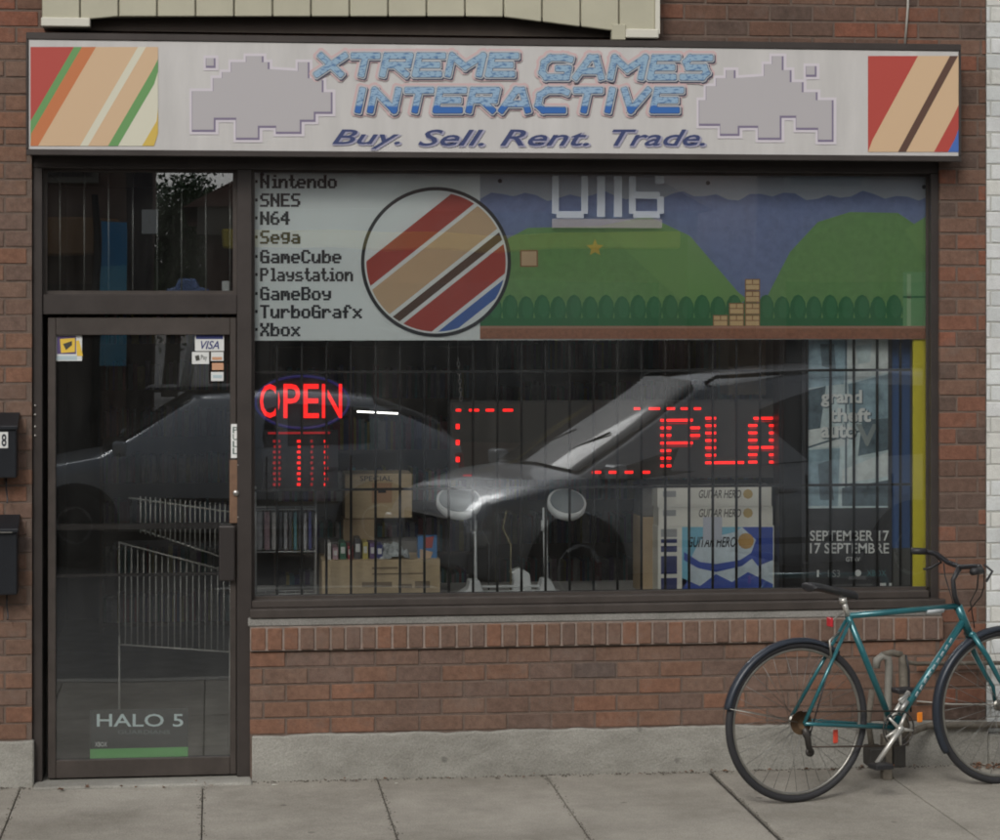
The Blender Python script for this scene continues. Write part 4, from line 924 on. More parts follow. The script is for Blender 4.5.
t = MB(pm_); y_ = -.05; a = at(905, 726, y_); t.tube([P3(905, 735), (a[0]+.05, -.12, a[1]), (a[0]+.12, y_, a[1]), (5.6, y_, a[1]-.03)], .016, n=8); t.tube([(5.6, y_, a[1]-.035), (5.6, .02, a[1]-.035)], .016, n=8)
t.build('horizontal_pipe', pst)
t = MB(pm_); a = at(915, 663, -.04); t.tube([P3(906, 662), (a[0], -.06, a[1]), (5.2, -.05, a[1]-.02)], .010, n=8); t.build('horizontal_pipe', pst)
t = MB(MATS['grey cable'] if 'grey cable' in MATS else pm_)
t.tube([(X(915), -.03, Z(915, 700)), (X(950), -.032, Z(950, 703)), (4.6, -.035, Z(1000, 708))], .004, n=5); t.build('thin_cable', pst)

# fallen leaves at the foot of the wall
lf = MB(mat('dry leaf', (.16, .085, .05), .85, var=.4, vscale=30))
def leaves(n, x0, x1, y0, y1):
    for _ in range(n):
        x, y, s, a = random.uniform(x0, x1), random.uniform(y0, y1), random.uniform(.008, .02), random.uniform(0, 6.28)
        c, d = math.cos(a)*s, math.sin(a)*s; z = random.uniform(.002, .01)
        lf.add([(x-c, y-d, z), (x+d*.5, y-c*.5, z+random.uniform(0, .008)), (x+c, y+d, z), (x-d*.5, y+c*.5, z+random.uniform(0, .01))], [(0, 1, 2, 3)])
leaves(240, X(962), 4.6, -.16, -.03); leaves(30, X(300), 3.5, -.10, -.03); leaves(14, X(60), X(240), -.14, -.02)
gr2 = MB(mat('grit', (.09, .078, .062), .95, var=.4, vscale=60))
for _ in range(900):
    x = random.uniform(-1.2, 4.6); y = -.03-abs(random.gauss(0, .022)); s_q = random.uniform(.0015, .006); z = .0005
    gr2.add([(x-s_q, y-s_q*.6, z), (x+s_q*.8, y-s_q, z), (x+s_q, y+s_q*.7, z), (x-s_q*.5, y+s_q, z), (x, y, z+s_q*.9)], [(0, 1, 4), (1, 2, 4), (2, 3, 4), (3, 0, 4)])
for k_ in range(5):
    for _ in range(160):
        x = jx[k_]+random.gauss(0, .009); y = -random.uniform(.03, 1.5); s_q = random.uniform(.001, .004); z = .0003
        gr2.add([(x-s_q, y-s_q*.6, z), (x+s_q*.8, y-s_q, z), (x+s_q, y+s_q*.7, z), (x-s_q*.5, y+s_q, z), (x, y, z+s_q*.9)], [(0, 1, 4), (1, 2, 4), (2, 3, 4), (3, 0, 4)])
gr2.build('grit', label='dark grit and dirt gathered along the wall foot and slab joints', cat='dirt', kind='stuff')
lf.build('leaf_litter', label='brown dry leaves gathered at the foot of the white wall', cat='leaves', kind='stuff')
sp_ = MB(mat('pale scrap', (.55, .54, .48), .8)); 
for (px_, Y_, s) in ((275, -.13, .016), (397, -.16, .010), (215, -.08, .018)): sp_.add([(X(px_, Y_)-s, Y_-s*.5, .004), (X(px_, Y_)+s, Y_-s*.3, .006), (X(px_, Y_)+s*.8, Y_+s*.5, .004), (X(px_, Y_)-s*.7, Y_+s*.4, .007)], [(0, 1, 2, 3)])
sp_.build('paper_scraps', label='tiny pale paper scraps on the sidewalk near the door', cat='litter', kind='stuff')

# ------------------------------------------------------------------ BICYCLE
bf = mat('teal bike paint', (.018, .13, .15), .28, .25, coat=.5, var=.15, vscale=10); tyre_m = mat('tyre rubber', (.025, .025, .028), .7); rim_m = mat('dull alloy', (.32, .31, .28), .4, .8, var=.15, vscale=20); guard = mat('dark fender', (.025, .032, .045), .35)
silver = mat('silver crank', (.55, .54, .50), .4, .6)
bike = thing('bicycle', (2.510, -.746, 0), 'teal road bicycle with black fenders leaning by the brick wall', 'bicycle', rz=math.atan2(.293, 1.018))
WB = 1.059
def bp(px, py):
    k = (px-500)/FPX; u = (k*10.38-1.29)/(.9217-k*.387); return u, CAMZ-(py-HOR)*(10.38+.387*u)/FPX
def B(px, py, y=0.0): u, z = bp(px, py); return (u, y, z)
hubR = (0, 0, .35); hubF = (WB, 0, .347)
BBp = B(893, 727); ST = B(848, 616); HT = B(958, 606); HB = B(969, 633)
t = MB(bf)
t.tube([ST, HT[0:3]], .0135, n=12); t.tube([ST, BBp], .0145, n=12); t.tube([B(964, 620), BBp], .0165, n=12)
for y in (-.055, .055):
    t.tube([(ST[0], y*.3, ST[2]-.02), (hubR[0], y*1.1, hubR[2]+.0)], .0085, n=8); t.tube([(BBp[0], y*.5, BBp[2]), (hubR[0]+.1, y, hubR[2]-.012), (hubR[0], y*1.1, hubR[2])], .009, n=8)
t.tube([HT, HB], .019, n=12); t.lathe(BBp, [(.024, -.035), (.024, .035)], 'y', N=16)
t.build('frame', bike, local=True)
# pale decal marks along the down tube
dm = mat('pale decal', (.50, .54, .56), .5); t = MB(dm); a = Vector(B(950, 638)); b_ = Vector(B(912, 698)); d = (b_-a); L_ = d.length; d.normalize(); nrm = Vector((-d.z, 0, d.x))
for i in range(9):
    p = a+d*(L_*i/9); q = p+d*(L_/9*.62); h = .007; o = Vector((0, -.0168, 0)); sk = nrm*.0
    t.add([p+o-nrm*h, q+o-nrm*h*.6, q+o+nrm*h, p+o+nrm*h*.5], [(0, 1, 2, 3)]); t.add([p+o*1.03+d*.004, q+o*1.03, q+o*1.03+nrm*.004, p+o*1.03+nrm*.003], [(0, 1, 2, 3)], bf)
t.build('frame_decal', bike, local=True)
t = MB(dm); t.tube([B(926, 611), B(943, 609.5)], .0139, n=12); t.build('frame_decal', bike, local=True)
t = MB(bf)
FK = [B(970, 634), B(981, 655), B(992, 676), hubF]
for y in (-.05, .05):
    t.tube([(FK[0][0], y*.5, FK[0][2]), (FK[1][0], y, FK[1][2]), (FK[2][0]+.0, y, FK[2][2]), (hubF[0]-.012, y, hubF[2]+.08), (hubF[0], y, hubF[2])], [.013, .0125, .011, .009, .008], n=8)
t.tube([(FK[0][0], -.03, FK[0][2]), (FK[0][0], .03, FK[0][2])], .015, n=8); t.build('fork', bike, local=True)
def wheel(h, nm):
    wobj = bpy.data.objects.new('wheel', None); COL.objects.link(wobj); wobj.parent = bike; wobj.location = h; wobj['_w'] = (0, 0, 0); wobj.empty_display_size = .1
    t = MB(tyre_m); t.ring((0, 0, 0), .334, .0165, 'y', N=80, n=10); t.build('tyre', wobj, local=True)
    t = MB(rim_m); t.ring((0, 0, 0), .314, .0075, 'y', N=80, n=8); t.build('rim', wobj, local=True)
    t = MB(rim_m); t.tube([(0, -.045, 0), (0, .045, 0)], .014, n=12); t.tube([(0, -.03, 0), (0, -.026, 0)], .026, n=16); t.tube([(0, .03, 0), (0, .026, 0)], .026, n=16); t.build('hub', wobj, local=True)
    t = MB(mat('spoke steel', (.22, .22, .21), .4, .8))
    for i in range(32):
        a = 2*math.pi*i/32; b_ = a+(.9 if (i//2) % 2 else -.9); s = -.028 if i % 2 else .028
        t.tube([(.024*math.cos(b_), s, .024*math.sin(b_)), (.312*math.cos(a), 0, .312*math.sin(a))], .0011, n=4)
    t.build('spokes', wobj, local=True); return wobj
wr = wheel(hubR, 'rear'); wf = wheel(hubF, 'front')
def fender(h, a0, a1, R_=.358, wd=.024):
    t = MB(guard); N = 40; vs = []; fs = []
    for i in range(N+1):
        a = R(a0+(a1-a0)*i/N)
        for y, dr in ((-wd, -.012), (-wd*.7, .002), (0, .006), (wd*.7, .002), (wd, -.012)):
            r = R_+dr; vs.append((h[0]+r*math.cos(a), y, h[2]+r*math.sin(a)))
        for y, dr in ((-wd, -.015), (0, .002), (wd, -.015)): pass
    n5 = 5
    for i in range(N):
        for j in range(4): fs.append((i*n5+j, i*n5+j+1, (i+1)*n5+j+1, (i+1)*n5+j))
    t.add(vs, fs, None, True); o = t.build('fender', bike, local=True)
    so_ = o.modifiers.new('thick', 'SOLIDIFY'); so_.thickness = .003; return o
fender(hubR, 55, 168); fender(hubF, 82, 212)
t = MB(rim_m); 
for y in (-.05, .05): t.tube([(0, y, .35), (-.342, y*.45, .43)], .002, n=5)
t.build('fender_stay', bike, local=True)
t = MB(MATS['pale decal']); c_ = R(167); t.box(-.004+hubR[0]+.357*math.cos(c_)-.004, hubR[0]+.357*math.cos(c_)+.004, -.016, .016, hubR[2]+.357*math.sin(c_)-.02, hubR[2]+.357*math.sin(c_)+.02); 
# saddle + post
t = MB(silver); t.tube([ST, B(843.5, 601)], .0125, n=10); t.tube([B(843.5, 603), B(842.5, 598)], .017, n=10); t.build('seat_post', bike, local=True)
sd_ = MB(mat('black saddle', (.02, .02, .022), .45)); prof = [(-.135, .062, .0), (-.12, .072, .012), (-.07, .070, .012), (0, .035, .004), (.07, .02, .0), (.125, .016, -.004), (.14, .009, -.010)]
sb = B(834, 591); vs = []; fs = []
SC = -1   # saddle nose towards rear in the photograph reads upward to the left; keep nose forward
tiltz = .14
for (dx, hw, dz) in prof:
    for k in range(8):
        a = math.pi*2*k/8; vs.append((sb[0]-.01+dx*.95, hw*math.cos(a), sb[2]+dz-dx*tiltz+(.018 if math.sin(a) > 0 else .022)*math.sin(a)))
for i in range(len(prof)-1):
    for k in range(8): fs.append((i*8+k, i*8+(k+1) % 8, (i+1)*8+(k+1) % 8, (i+1)*8+k))
fs += [tuple(range(8)), tuple(range(48, 56))]
sd_.add(vs, fs, None, True); so_ = sd_.build('saddle', bike, local=True, recalc=True); ss = so_.modifiers.new('s', 'SUBSURF'); ss.levels = ss.render_levels = 2
# stem and bars
HT3 = Vector(HT); CL = Vector(B(960, 567)); 
t = MB(black_m); t.tube([HT, B(954.5, 595), B(953, 580), (CL.x, 0, CL.z)], [.013, .012, .011, .014], n=10); t.build('stem', bike, local=True)
t = MB(mat('black bar', (.025, .025, .028), .4, .3)); cz = CL.z
t.tube([(CL.x-.04, .23, cz+.05), (CL.x-.01, .17, cz+.042), (CL.x, .10, cz+.012), (CL.x, 0, cz), (CL.x, -.10, cz+.012), (CL.x-.01, -.17, cz+.020), (CL.x-.04, -.23, cz+.01)], .0115, n=10); t.build('handlebar', bike, local=True)
for s in (1, -1):
    t = MB(black_m); t.tube([(CL.x-.10, .245*s, cz+.052 if s > 0 else cz+.008), (CL.x-.035, .22*s, cz+.050 if s > 0 else cz+.01)], .016, n=10); t.build('grip', bike, local=True)
    t = MB(black_m); t.tube([(CL.x, .19*s, cz+.03), (CL.x+.035, .2*s, cz+.0), (CL.x-.01, .23*s, cz-.03), (CL.x-.03, .25*s, cz-.035)], .006, n=6); t.build('brake_lever', bike, local=True)
t = MB(iron_m)
for (pts) in ([(CL.x+.02, -.12, cz+.0), (CL.x+.05, -.07, cz-.04), (CL.x+.07, -.03, cz-.10), (CL.x+.055, 0, cz-.16), (HB[0]+.03, 0, HB[2]+.02)], [(CL.x+.02, .16, cz+.0), (CL.x-.0, .12, cz-.05), (CL.x-.04, .05, cz-.06), (CL.x-.03, .02, cz-.14), (HT[0]-.01, .01, HT[2]-.02)], [(CL.x+.02, -.16, cz), (CL.x+.06, -.10, cz-.08), (CL.x+.085, -.04, cz-.13), (CL.x+.03, -.02, cz-.2)]):
    t.tube(pts, .0028, n=6)
t.build('cable', bike, local=True)
# drivetrain
t = MB(mat('rusty freewheel', (.20, .13, .075), .6, .5, var=.3, vscale=30)); 
for k, r_ in enumerate((.052, .046, .040, .034, .028)): t.lathe((0, -.036-.004*k, .35), [(r_, 0), (r_, .002)], 'y', N=28)
t.build('freewheel', bike, local=True)
t = MB(mat('dark chainring', (.07, .065, .06), .5, .6)); t.ring((BBp[0], -.045, BBp[2]), .078, .0035, 'y', N=48, n=6); t.ring((BBp[0], -.038, BBp[2]), .06, .003, 'y', N=40, n=6); t.build('chainring', bike, local=True)
t = MB(silver)
for i in range(5):
    a = R(90+36+72*i+8); t.tube([(BBp[0], -.05, BBp[2]), (BBp[0]+.073*math.cos(a), -.048, BBp[2]+.073*math.sin(a))], [.010, .0055], n=8)
Pd = B(876, 747); 
t.tube([(BBp[0], -.06, BBp[2]), ((BBp[0]+Pd[0])/2, -.068, (BBp[2]+Pd[2])/2), (Pd[0]-.04, -.072, Pd[2]-.055)], [.014, .011, .011], n=8); 
t.tube([(BBp[0], -.055, BBp[2]), (BBp[0], -.07, BBp[2])], .016, n=12); Pe = (BBp[0]-(Pd[0]-.04-BBp[0]), .072, BBp[2]-(Pd[2]-.055-BBp[2]))
t.tube([(BBp[0], .05, BBp[2]), Pe], [.013, .011], n=8); t.build('crank', bike, local=True)
for (c_, s) in (((Pd[0]-.045, -.115, Pd[2]-.06), -1), ((Pe[0], .115, Pe[2]), 1)):
    t = MB(black_m); t.box(c_[0]-.045, c_[0]+.045, c_[1]-.035, c_[1]+.035, c_[2]-.011, c_[2]+.011); po_ = t.build('pedal', bike, local=True, bevel=.004)
    t = MB(mat('orange reflector', (.75, .22, .02), .3)); 
    t.box(c_[0]+.0455, c_[0]+.049, c_[1]-.025, c_[1]+.025, c_[2]-.008, c_[2]+.008); t.build('pedal_reflector', po_, local=True)
t = MB(MATS['orange reflector']); p = B(912, 715, -.06); t.box(p[0]-.014, p[0]+.014, p[1]-.006, p[1], p[2]-.022, p[2]+.022); t.build('side_reflector', bike, local=True, bevel=.003)
t = MB(mat('chain oily', (.06, .045, .035), .5, .5)); t.tube([(0, -.045, .40), (BBp[0], -.045, BBp[2]+.078)], .004, n=6); t.tube([B(806, 745, -.045), (BBp[0], -.045, BBp[2]-.076)], .004, n=6); t.build('chain', bike, local=True)
t = MB(MATS['dark chainring']); a = B(801, 732, -.05); b_ = B(804, 750, -.05); t.tube([(0.005, -.05, .33), a, b_], [.012, .016, .013], n=8); t.tube([(b_[0], -.055, b_[2]), (b_[0], -.045, b_[2])], .02, n=12); t.tube([(a[0], -.055, a[2]), (a[0], -.045, a[2])], .02, n=12); t.build('derailleur', bike, local=True)
rr = mat('red reflector', (.5, .03, .04), .3); t = MB(rr); p = B(830, 622); t.box(p[0]-.006, p[0]+.006, -.02, .02, p[2]-.02, p[2]+.02); t.tube([p, B(843, 612)], .005, n=6, m=rim_m); t.build('rear_reflector', bike, local=True, bevel=.003)
t = MB(mat('red spoke reflector', (.62, .07, .04), .3)); p = B(834, 736, -.012); t.box(p[0]-.012, p[0]+.012, p[1]-.006, p[1]+.004, p[2]-.030, p[2]+.030); t.build('spoke_reflector', wr, local=False) if False else t.build('spoke_reflector', bike, local=True, bevel=.004)
t = MB(rim_m)
t.tube([B(827, 656, -.035), B(826, 640, -.03), B(838, 632, -.01)], .006, n=6); t.build('rear_brake', bike, local=True)
t = MB(black_m); t.tube([B(846, 622, -.02), B(832, 650, -.022), B(815, 690, -.06), B(803, 735, -.055)], .003, n=6); t.build('gear_cable', bike, local=True)
t = MB(mat('water bottle cage', (.38, .38, .36), .4, .7)); t.tube([B(902, 706), B(899, 700), B(908, 694), B(915, 700)], .006, n=6); t.tube([B(897, 712, -.02), B(905, 700, -.02)], .012, n=8); t.build('lock_bracket', bike, local=True)

# ------------------------------------------------------------------ CARS (seen in the glass)
def catm(vals, n):
    out = []
    for i in range(len(vals)-1):
        for k in range(n):
            t = k/n; out.append([a+(b-a)*t for a, b in zip(vals[i], vals[i+1])])
    out.append(list(vals[-1])); return out
def make_car(loc, rz, label, paint, st, wheels, wr_, glass_rng, roofrails=False, mast=None):
    # st: stations x, zbot, zbelt, ztop, halfwidth, roof halfwidth ; nose toward -x
    c = thing('car', loc, label, 'car', rz=rz)
    S = st; ring = []
    for (x, zb_, zl, zt_, w_, wr2) in S:
        ring.append([(x, -w_*.86, zb_), (x, -w_*.98, zb_+.1), (x, -w_, zb_+(zl-zb_)*.5), (x, -w_*.985, zl-.09), (x, -w_*.94, zl), (x, -wr2, zt_-.06 if zt_-zl > .12 else zt_-.01), (x, -wr2*.82, zt_), (x, 0, zt_+.025)])
    full = [r+[(p[0], -p[1], p[2]) for p in r[-2::-1]] for r in ring]
    n = len(full[0]); mb = MB(paint); vs = [p for r in full for p in r]; fs = []
    for i in range(len(full)-1):
        for j in range(n-1): fs.append((i*n+j, (i+1)*n+j, (i+1)*n+j+1, i*n+j+1))
        fs.append((i*n+n-1, (i+1)*n+n-1, (i+1)*n, i*n))
    fs += [tuple(range(n)), tuple(range((len(full)-1)*n, len(full)*n))]
    mb.add(vs, fs, paint, True); body = mb.build('body', c, local=True, recalc=True, bevel=.02, seg=2)
    cg = mat('car window glass', (.045, .05, .052), .06, .0, spec=.32)
    def lerp(p, q, t): return [a+(b-a)*t for a, b in zip(p, q)]
    # side glass
    g0, g1, g2 = glass_rng['side']
    for s in (0, 1):
        for (i0, i1) in ((g0, g1), (g1, g2)):
            lo0, lo1 = ring[i0][4], ring[i1][4]; hi0, hi1 = ring[i0][5], ring[i1][5]
            P = []
            for (u, v) in ((.05, .06), (.96, .06), (.96, .92), (.05, .92)):
                a = lerp(lo0, lo1, u); b_ = lerp(hi0, hi1, u); p = lerp(a, b_, v); p[1] -= .012; P.append(p)
            if s: P = [[p[0], -p[1], p[2]] for p in P][::-1]
            t = MB(cg); Q = [[p[0], p[1]+(.02 if not s else -.02), p[2]] for p in P]
            t.add(P+Q, [(0, 1, 2, 3), (7, 6, 5, 4), (0, 4, 5, 1), (1, 5, 6, 2), (2, 6, 7, 3), (3, 7, 4, 0)]); t.build('side_window', c, local=True)
    for nm, (i0, i1) in (('windshield', glass_rng['front']), ('rear_window', glass_rng['rear'])):
        t = MB(cg); a, b_ = ring[i0], ring[i1]; nx = (b_[7][2]-a[7][2]); 
        off = Vector((-.02 if nm == 'windshield' else .02, 0, .022))
        pts = []
        for (r_, v) in ((a, 0), (b_, 1)):
            row = [Vector((r_[5][0], r_[5][1]*.93, r_[5][2])), Vector(r_[6]), Vector(r_[7]), Vector((r_[6][0], -r_[6][1], r_[6][2])), Vector((r_[5][0], -r_[5][1]*.93, r_[5][2]))]
            pts += [p+off for p in row]
        t.add(pts, [(k, k+1, 6+k, 5+k) for k in range(4)], None, True); t.build(nm, c, local=True)
    tm, rm = tyre_m, mat('alloy wheel', (.35, .36, .37), .35, .8)
    w_ = max(s[4] for s in S)
    for xw in wheels:
        for s in (-1, 1):
            wobj = bpy.data.objects.new('wheel', None); COL.objects.link(wobj); wobj.parent = c; wobj.location = (xw, s*(w_-.09), wr_); wobj['_w'] = (0, 0, 0)
            t = MB(tm); t.lathe((0, 0, 0), [(wr_*.6, -.1), (wr_*.95, -.1), (wr_, -.07), (wr_, .07), (wr_*.95, .1), (wr_*.6, .1)], 'y', N=32); t.build('tyre', wobj, local=True, recalc=True)
            t = MB(rm); t.lathe((0, s*.075, 0), [(wr_*.62, 0), (wr_*.62, s*.02), (wr_*.5, s*.026), (.05, s*.02)], 'y', N=32)
            t.build('rim', wobj, local=True, recalc=True)
            t = MB(black_m)
            for k in range(5):
                a = 6.283*k/5; t.prism([(wr_*.18*math.cos(a-.25), wr_*.18*math.sin(a-.25)), (wr_*.5*math.cos(a-.28), wr_*.5*math.sin(a-.28)), (wr_*.5*math.cos(a+.28), wr_*.5*math.sin(a+.28)), (wr_*.18*math.cos(a+.25), wr_*.18*math.sin(a+.25))], s*.108, s*.102)
            t.build('rim_opening', wobj, local=True)
            t = MB(black_m); t.lathe((xw, s*(w_-.10), wr_+.01), [(wr_+.055, 0), (wr_+.055, s*.103), (wr_+.02, s*.107)], 'y', N=32); t.build('wheel_arch', c, local=True, recalc=True)
    x0 = S[0][0]; zb_ = S[0][1]
    for s in (-1, 1):
        t = MB(mat('headlight lens', (.6, .62, .62), .1, .3, coat=1)); t.box(x0-.012, x0+.16, s*(S[1][4]-.30), s*(S[1][4]-.015), S[0][2]-.17, S[0][2]-.04); t.build('headlight', c, local=True, bevel=.03, seg=2)
        t = MB(rr); xe = S[-1][0]; t.box(xe-.12, xe+.01, s*(S[-1][4]-.16), s*(S[-1][4]+.005), S[-1][2]-.22, S[-1][2]-.02); t.build('tail_light', c, local=True, bevel=.02)
        t = MB(paint); iw = glass_rng['side'][0]; p = ring[iw][4]; t.box(p[0]+.08, p[0]+.2, s*(w_+.0), s*(w_+.17), p[2]+.02, p[2]+.15); t.build('side_mirror', c, local=True, bevel=.035, seg=3)
        t = MB(black_m); t.box(S[3][0]+.5, S[-3][0]-.3, s*(w_-.01), s*(w_+.012), .48, .53); t.build('side_moulding', c, local=True, bevel=.004)
        if roofrails:
            t = MB(black_m); a = S[glass_rng['front'][1]]; b_ = S[glass_rng['rear'][0]]; t.tube([(a[0]+.1, s*a[5]*.88, a[3]+.0), (a[0]+.2, s*a[5]*.88, a[3]+.05), (b_[0]-.2, s*b_[5]*.88, b_[3]+.05), (b_[0]-.1, s*b_[5]*.88, b_[3])], .016, n=8); t.build('roof_rail', c, local=True)
    t = MB(black_m); t.box(x0-.015, x0+.05, -.42, .42, zb_+.18, zb_+.36); t.build('grille', c, local=True, bevel=.02)
    t = MB(black_m); t.box(x0+.1, S[-1][0]-.1, -.6, .6, .16, zb_+.02); t.build('underbody', c, local=True)
    for s in (-1, 1):
        for fx in glass_rng['seams']:
            t = MB(black_m); t.box(fx-.006, fx+.006, s*(w_-.03), s*(w_+.003), .32, S[4][2]-.05); t.build('door_seam', c, local=True)
            t = MB(paint); t.box(fx-.24, fx-.10, s*(w_-.01), s*(w_+.03), S[4][2]-.17, S[4][2]-.135); t.build('door_handle', c, local=True, bevel=.008)
    a = ring[glass_rng['front'][0]]; b_ = ring[glass_rng['front'][1]]
    for y0_ in (-.45, .1):
        p = [a[5][0]+.03, y0_, a[7][2]+.02]; q = [a[5][0]+(b_[5][0]-a[5][0])*.35, y0_+.38, a[7][2]+(b_[7][2]-a[7][2])*.35+.03]
        t = MB(black_m); t.tube([p, q], .01, n=6); t.build('wiper', c, local=True)
    if mast:
        t = MB(mat('white mast', (.7, .7, .68), .5)); t.tube([mast[0], mast[1]], .045, n=12); t.build('camera_mast', c, local=True)
        t = MB(black_m); t.box(mast[0][0]-.35, mast[0][0]+.5, -.4, .4, mast[0][2]-.02, mast[0][2]+.03); t.build('roof_rack', c, local=True, bevel=.01)
    return c
grey_paint = mat('silver grey car paint', (.42, .44, .46), .3, .3, coat=.8); dark_paint = mat('slate blue car paint', (.45, .49, .53), .3, .2, coat=.8)
# hatchback that carries the camera mast: nose at -x
st1 = catm([(-2.15, .32, .62, .64, .70, .60), (-2.02, .26, .74, .76, .80, .70), (-1.2, .24, .88, .90, .86, .74), (-1.12, .24, .90, .93, .86, .66), (-.35, .24, .95, 1.42, .87, .58), (.45, .24, .96, 1.46, .87, .58), (1.25, .24, .98, 1.40, .87, .57), (1.85, .26, 1.0, 1.12, .84, .62), (2.05, .32, .92, .96, .78, .66)], 1)
carA = make_car((.15, -10.95, -.10), 0, 'slate blue hatchback with a black roof rack, reflected in the door glass', dark_paint, st1, (-1.35, 1.3), .31, {'seams': (.3, 1.05), 'side': (3, 5, 6), 'front': (3, 4), 'rear': (6, 7)}, False, ((-.42, .3, 1.47), (-.34, .3, 2.1)))
st2 = [(-2.3, .38, .70, .72, .76, .56), (-2.15, .30, .84, .88, .88, .70), (-1.7, .28, .93, .99, .93, .76), (-1.38, .28, .97, 1.04, .93, .78), (-.30, .28, 1.04, 1.70, .94, .62), (.9, .28, 1.07, 1.80, .94, .62), (2.0, .28, 1.10, 1.76, .94, .61), (2.35, .30, 1.12, 1.40, .92, .70), (2.45, .36, 1.0, 1.05, .86, .76)]
carB = make_car((3.78, -7.6, -.15), R(-18), 'silver grey minivan reflected across the right half of the window', grey_paint, st2, (-1.5, 1.45), .35, {'seams': (.45, 1.25), 'side': (3, 5, 6), 'front': (3, 4), 'rear': (6, 7)}, True)

# ------------------------------------------------------------------ ACROSS THE STREET (seen in the glass above the door)
def far_building(x0, x1, h, Y, wall, label, ncol, nrow, gable=False, band_=None, bz=(2.7, 3.1)):
    b = thing('street_building', ((x0+x1)/2, Y, 0), label, 'building')
    t = MB(wall); t.box(x0, x1, Y-8, Y, -.16, h); t.build('wall', b)
    t = MB(mat('far trim', (.20, .18, .15), .8)); t.box(x0-.1, x1+.1, Y-.1, Y+.2, h-.35, h+.05); t.build('cornice', b)
    if gable:
        t = MB(mat('brown shingles', (.24, .14, .11), .9, var=.2, vscale=8)); xm = (x0+x1)/2
        vs = [(x0-.3, Y+.3, h), (x1+.3, Y+.3, h), (xm, Y+.3, h+1.7), (x0-.3, Y-8, h), (x1+.3, Y-8, h), (xm, Y-8, h+1.7)]
        t.add(vs, [(0, 1, 2), (5, 4, 3), (0, 2, 5, 3), (2, 1, 4, 5), (1, 0, 3, 4)]); t.build('roof', b, recalc=True)
    cg = mat('far window glass', (.03, .035, .04), .1, spec=.8)
    for i in range(ncol):
        for j in range(nrow):
            xa = x0+(x1-x0)*(i+.25)/ncol; xb_ = x0+(x1-x0)*(i+.75)/ncol; za = 3.6+j*2.6
            if za+1.5 < h: t = MB(MATS['far trim']); t.box(xa-.08, xb_+.08, Y, Y+.06, za-.08, za+1.48); f = t.build('window', b); t = MB(cg); t.box(xa, xb_, Y+.061, Y+.07, za, za+1.4); t.build('pane', f)
    t = MB(cg); t.box(x0+.4, x1-.4, Y, Y+.05, .4, 2.4); t.build('shop_window', b)
    if band_: t = MB(band_); t.box(x0+.2, x1-.2, Y+.06, Y+.5, bz[0], bz[1]); t.build('awning', b, bevel=.02)
    return b
D = 17.0
fb1 = mat('dark brick far', (.15, .10, .08), .9, var=.2, vscale=3); fb2 = mat('brown brick far', (.16, .09, .07), .9, var=.2, vscale=3)
far_building(-16, -9, 8, -D, fb2, 'brown brick building far left across the street', 3, 2)
far_building(-9, X(137, D), 7.5, -D, fb1, 'dark brick building across the street, reflected above the door', 4, 2, band_=mat('ochre sign band', (.30, .16, .07), .6))
far_building(X(206, D), 5.9, 3.3, -D-1.5, fb2, 'low gabled brick house with yellow awning across the street', 3, 1, True, mat('yellow awning', (.85, .66, .08), .6), (2.80, 3.02))
far_building(6.55, 13.5, 7, -D-.5, fb1, 'tall dark building right of the gabled house across the street', 4, 2)
far_building(X(206, D)+15.2, X(206, D)+24, 7, -D, fb2, 'brown building farthest right across the street', 4, 2)
t = MB(mat('blue banner cloth', (.05, .30, .58), .6)); a, b_ = at(99, 222, D-.7), at(126, 310, D-.7); t.box(a[0], b_[0], -(D-.7), -(D-.66), b_[1]-.6, a[1]); t.box(a[0], b_[0], -(D-.702), -(D-.706), b_[1]-.6, b_[1]+.5, mat('light blue cloth', (.14, .48, .68), .6)); t.tube([(a[0]-.05, -(D-.7), -.05), (a[0]-.05, -(D-.7), a[1]+.3)], .04, iron_m); t.build('street_banner', label='tall blue street banner reflected in the pane over the door', cat='banner')
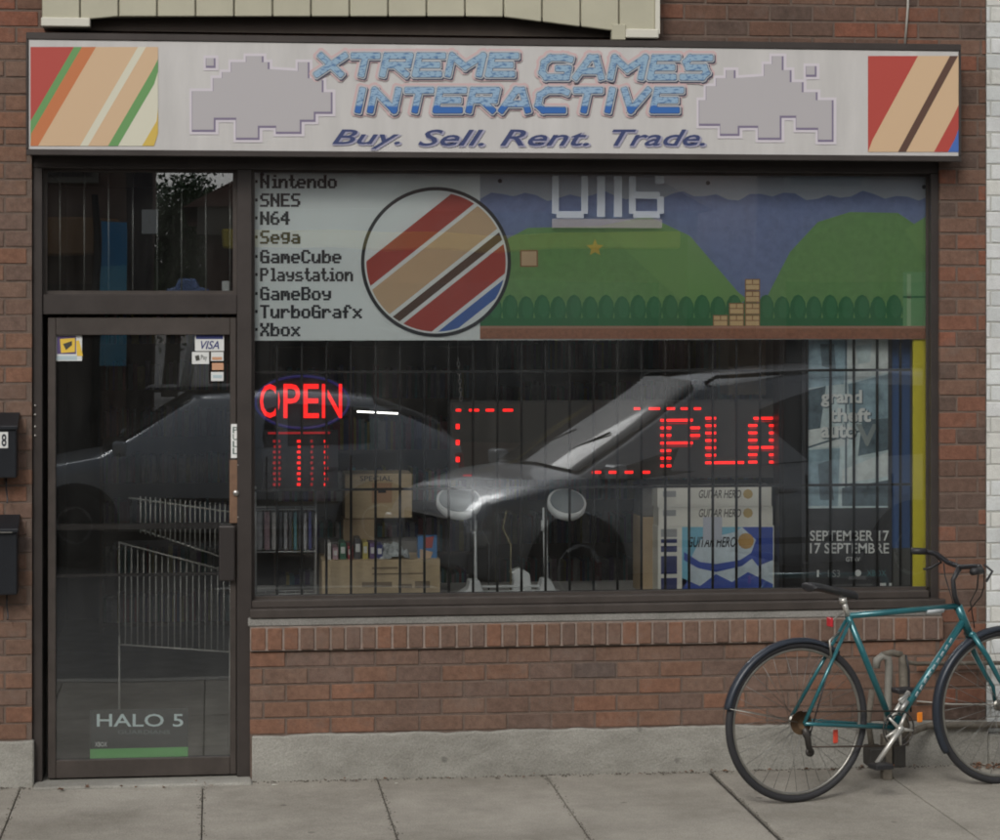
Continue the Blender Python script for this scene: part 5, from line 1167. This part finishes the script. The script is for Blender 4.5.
pol = thing('utility_pole', (X(137, 13), -13.6, -.02), 'dark utility pole with small white sign across the street', 'pole'); t = MB(mat('pole wood', (.06, .05, .055), .8)); t.tube([(X(137, 13), -13.6, -.02), (X(137, 13), -13.6, 9)], .13, n=12); t.build('shaft', pol)
t = MB(paper); a, b_ = at(140, 207, 13), at(151, 233, 13); t.box(a[0], b_[0]+.05, -13.4, -13.38, b_[1], a[1]); t.box(a[0]+.08, b_[0]-.03, -13.379, -13.376, b_[1]+.15, a[1]-.15, ink); t.build('parking_sign', pol)

def tree(x, y, h, r, label, nl=2600, ls=(.07, .14)):
    tr = thing('street_tree', (x, y, 0), label, 'tree')
    t = MB(mat('bark', (.09, .07, .055), .9, var=.3, vscale=8)); t.tube([(x, y, -.1), (x+.05, y, h*.25), (x-.05, y+.1, h*.5), (x, y, h*.8)], [.2, .16, .11, .04], n=8)
    cl_ = []
    for i in range(14):
        a = random.uniform(0, 6.28); zz = h*random.uniform(.35, .92); rr_ = r*random.uniform(.3, .85)*(1.1-abs(zz/h-.6)); e = (x+rr_*math.cos(a), y+rr_*math.sin(a), zz); cl_.append(e)
        t.tube([(x, y, zz*.7), ((x+e[0])/2, (y+e[1])/2, zz*.87), e], [.06, .04, .015], n=5)
    t.build('trunk', tr)
    t = MB(mat('leaf green', (.05, .10, .03), .7, var=.35, vscale=1.5))
    for _ in range(nl):
        e = random.choice(cl_); p = [e[k]+random.gauss(0, r*.22) for k in range(3)]; s = random.uniform(*ls)
        d1 = Vector((random.gauss(0, 1), random.gauss(0, 1), random.gauss(0, 1))).normalized(); d2 = d1.orthogonal().normalized(); P = Vector(p)
        t.add([P-d1*s, P+d2*s*.5, P+d1*s, P-d2*s*.5], [(0, 1, 2, 3)])
    t.build('crown', tr)
tx = X(170, 45)
tree(tx, -45, Z(170, 172, 45), 1.75, 'dense green tree behind the street buildings, reflected in the pane over the door', 14000, (.05, .09))
tree(X(743, 30), -30, 6.0, 1.3, 'thin green tree in the gap between the gabled house and right building', 3000, (.05, .09))
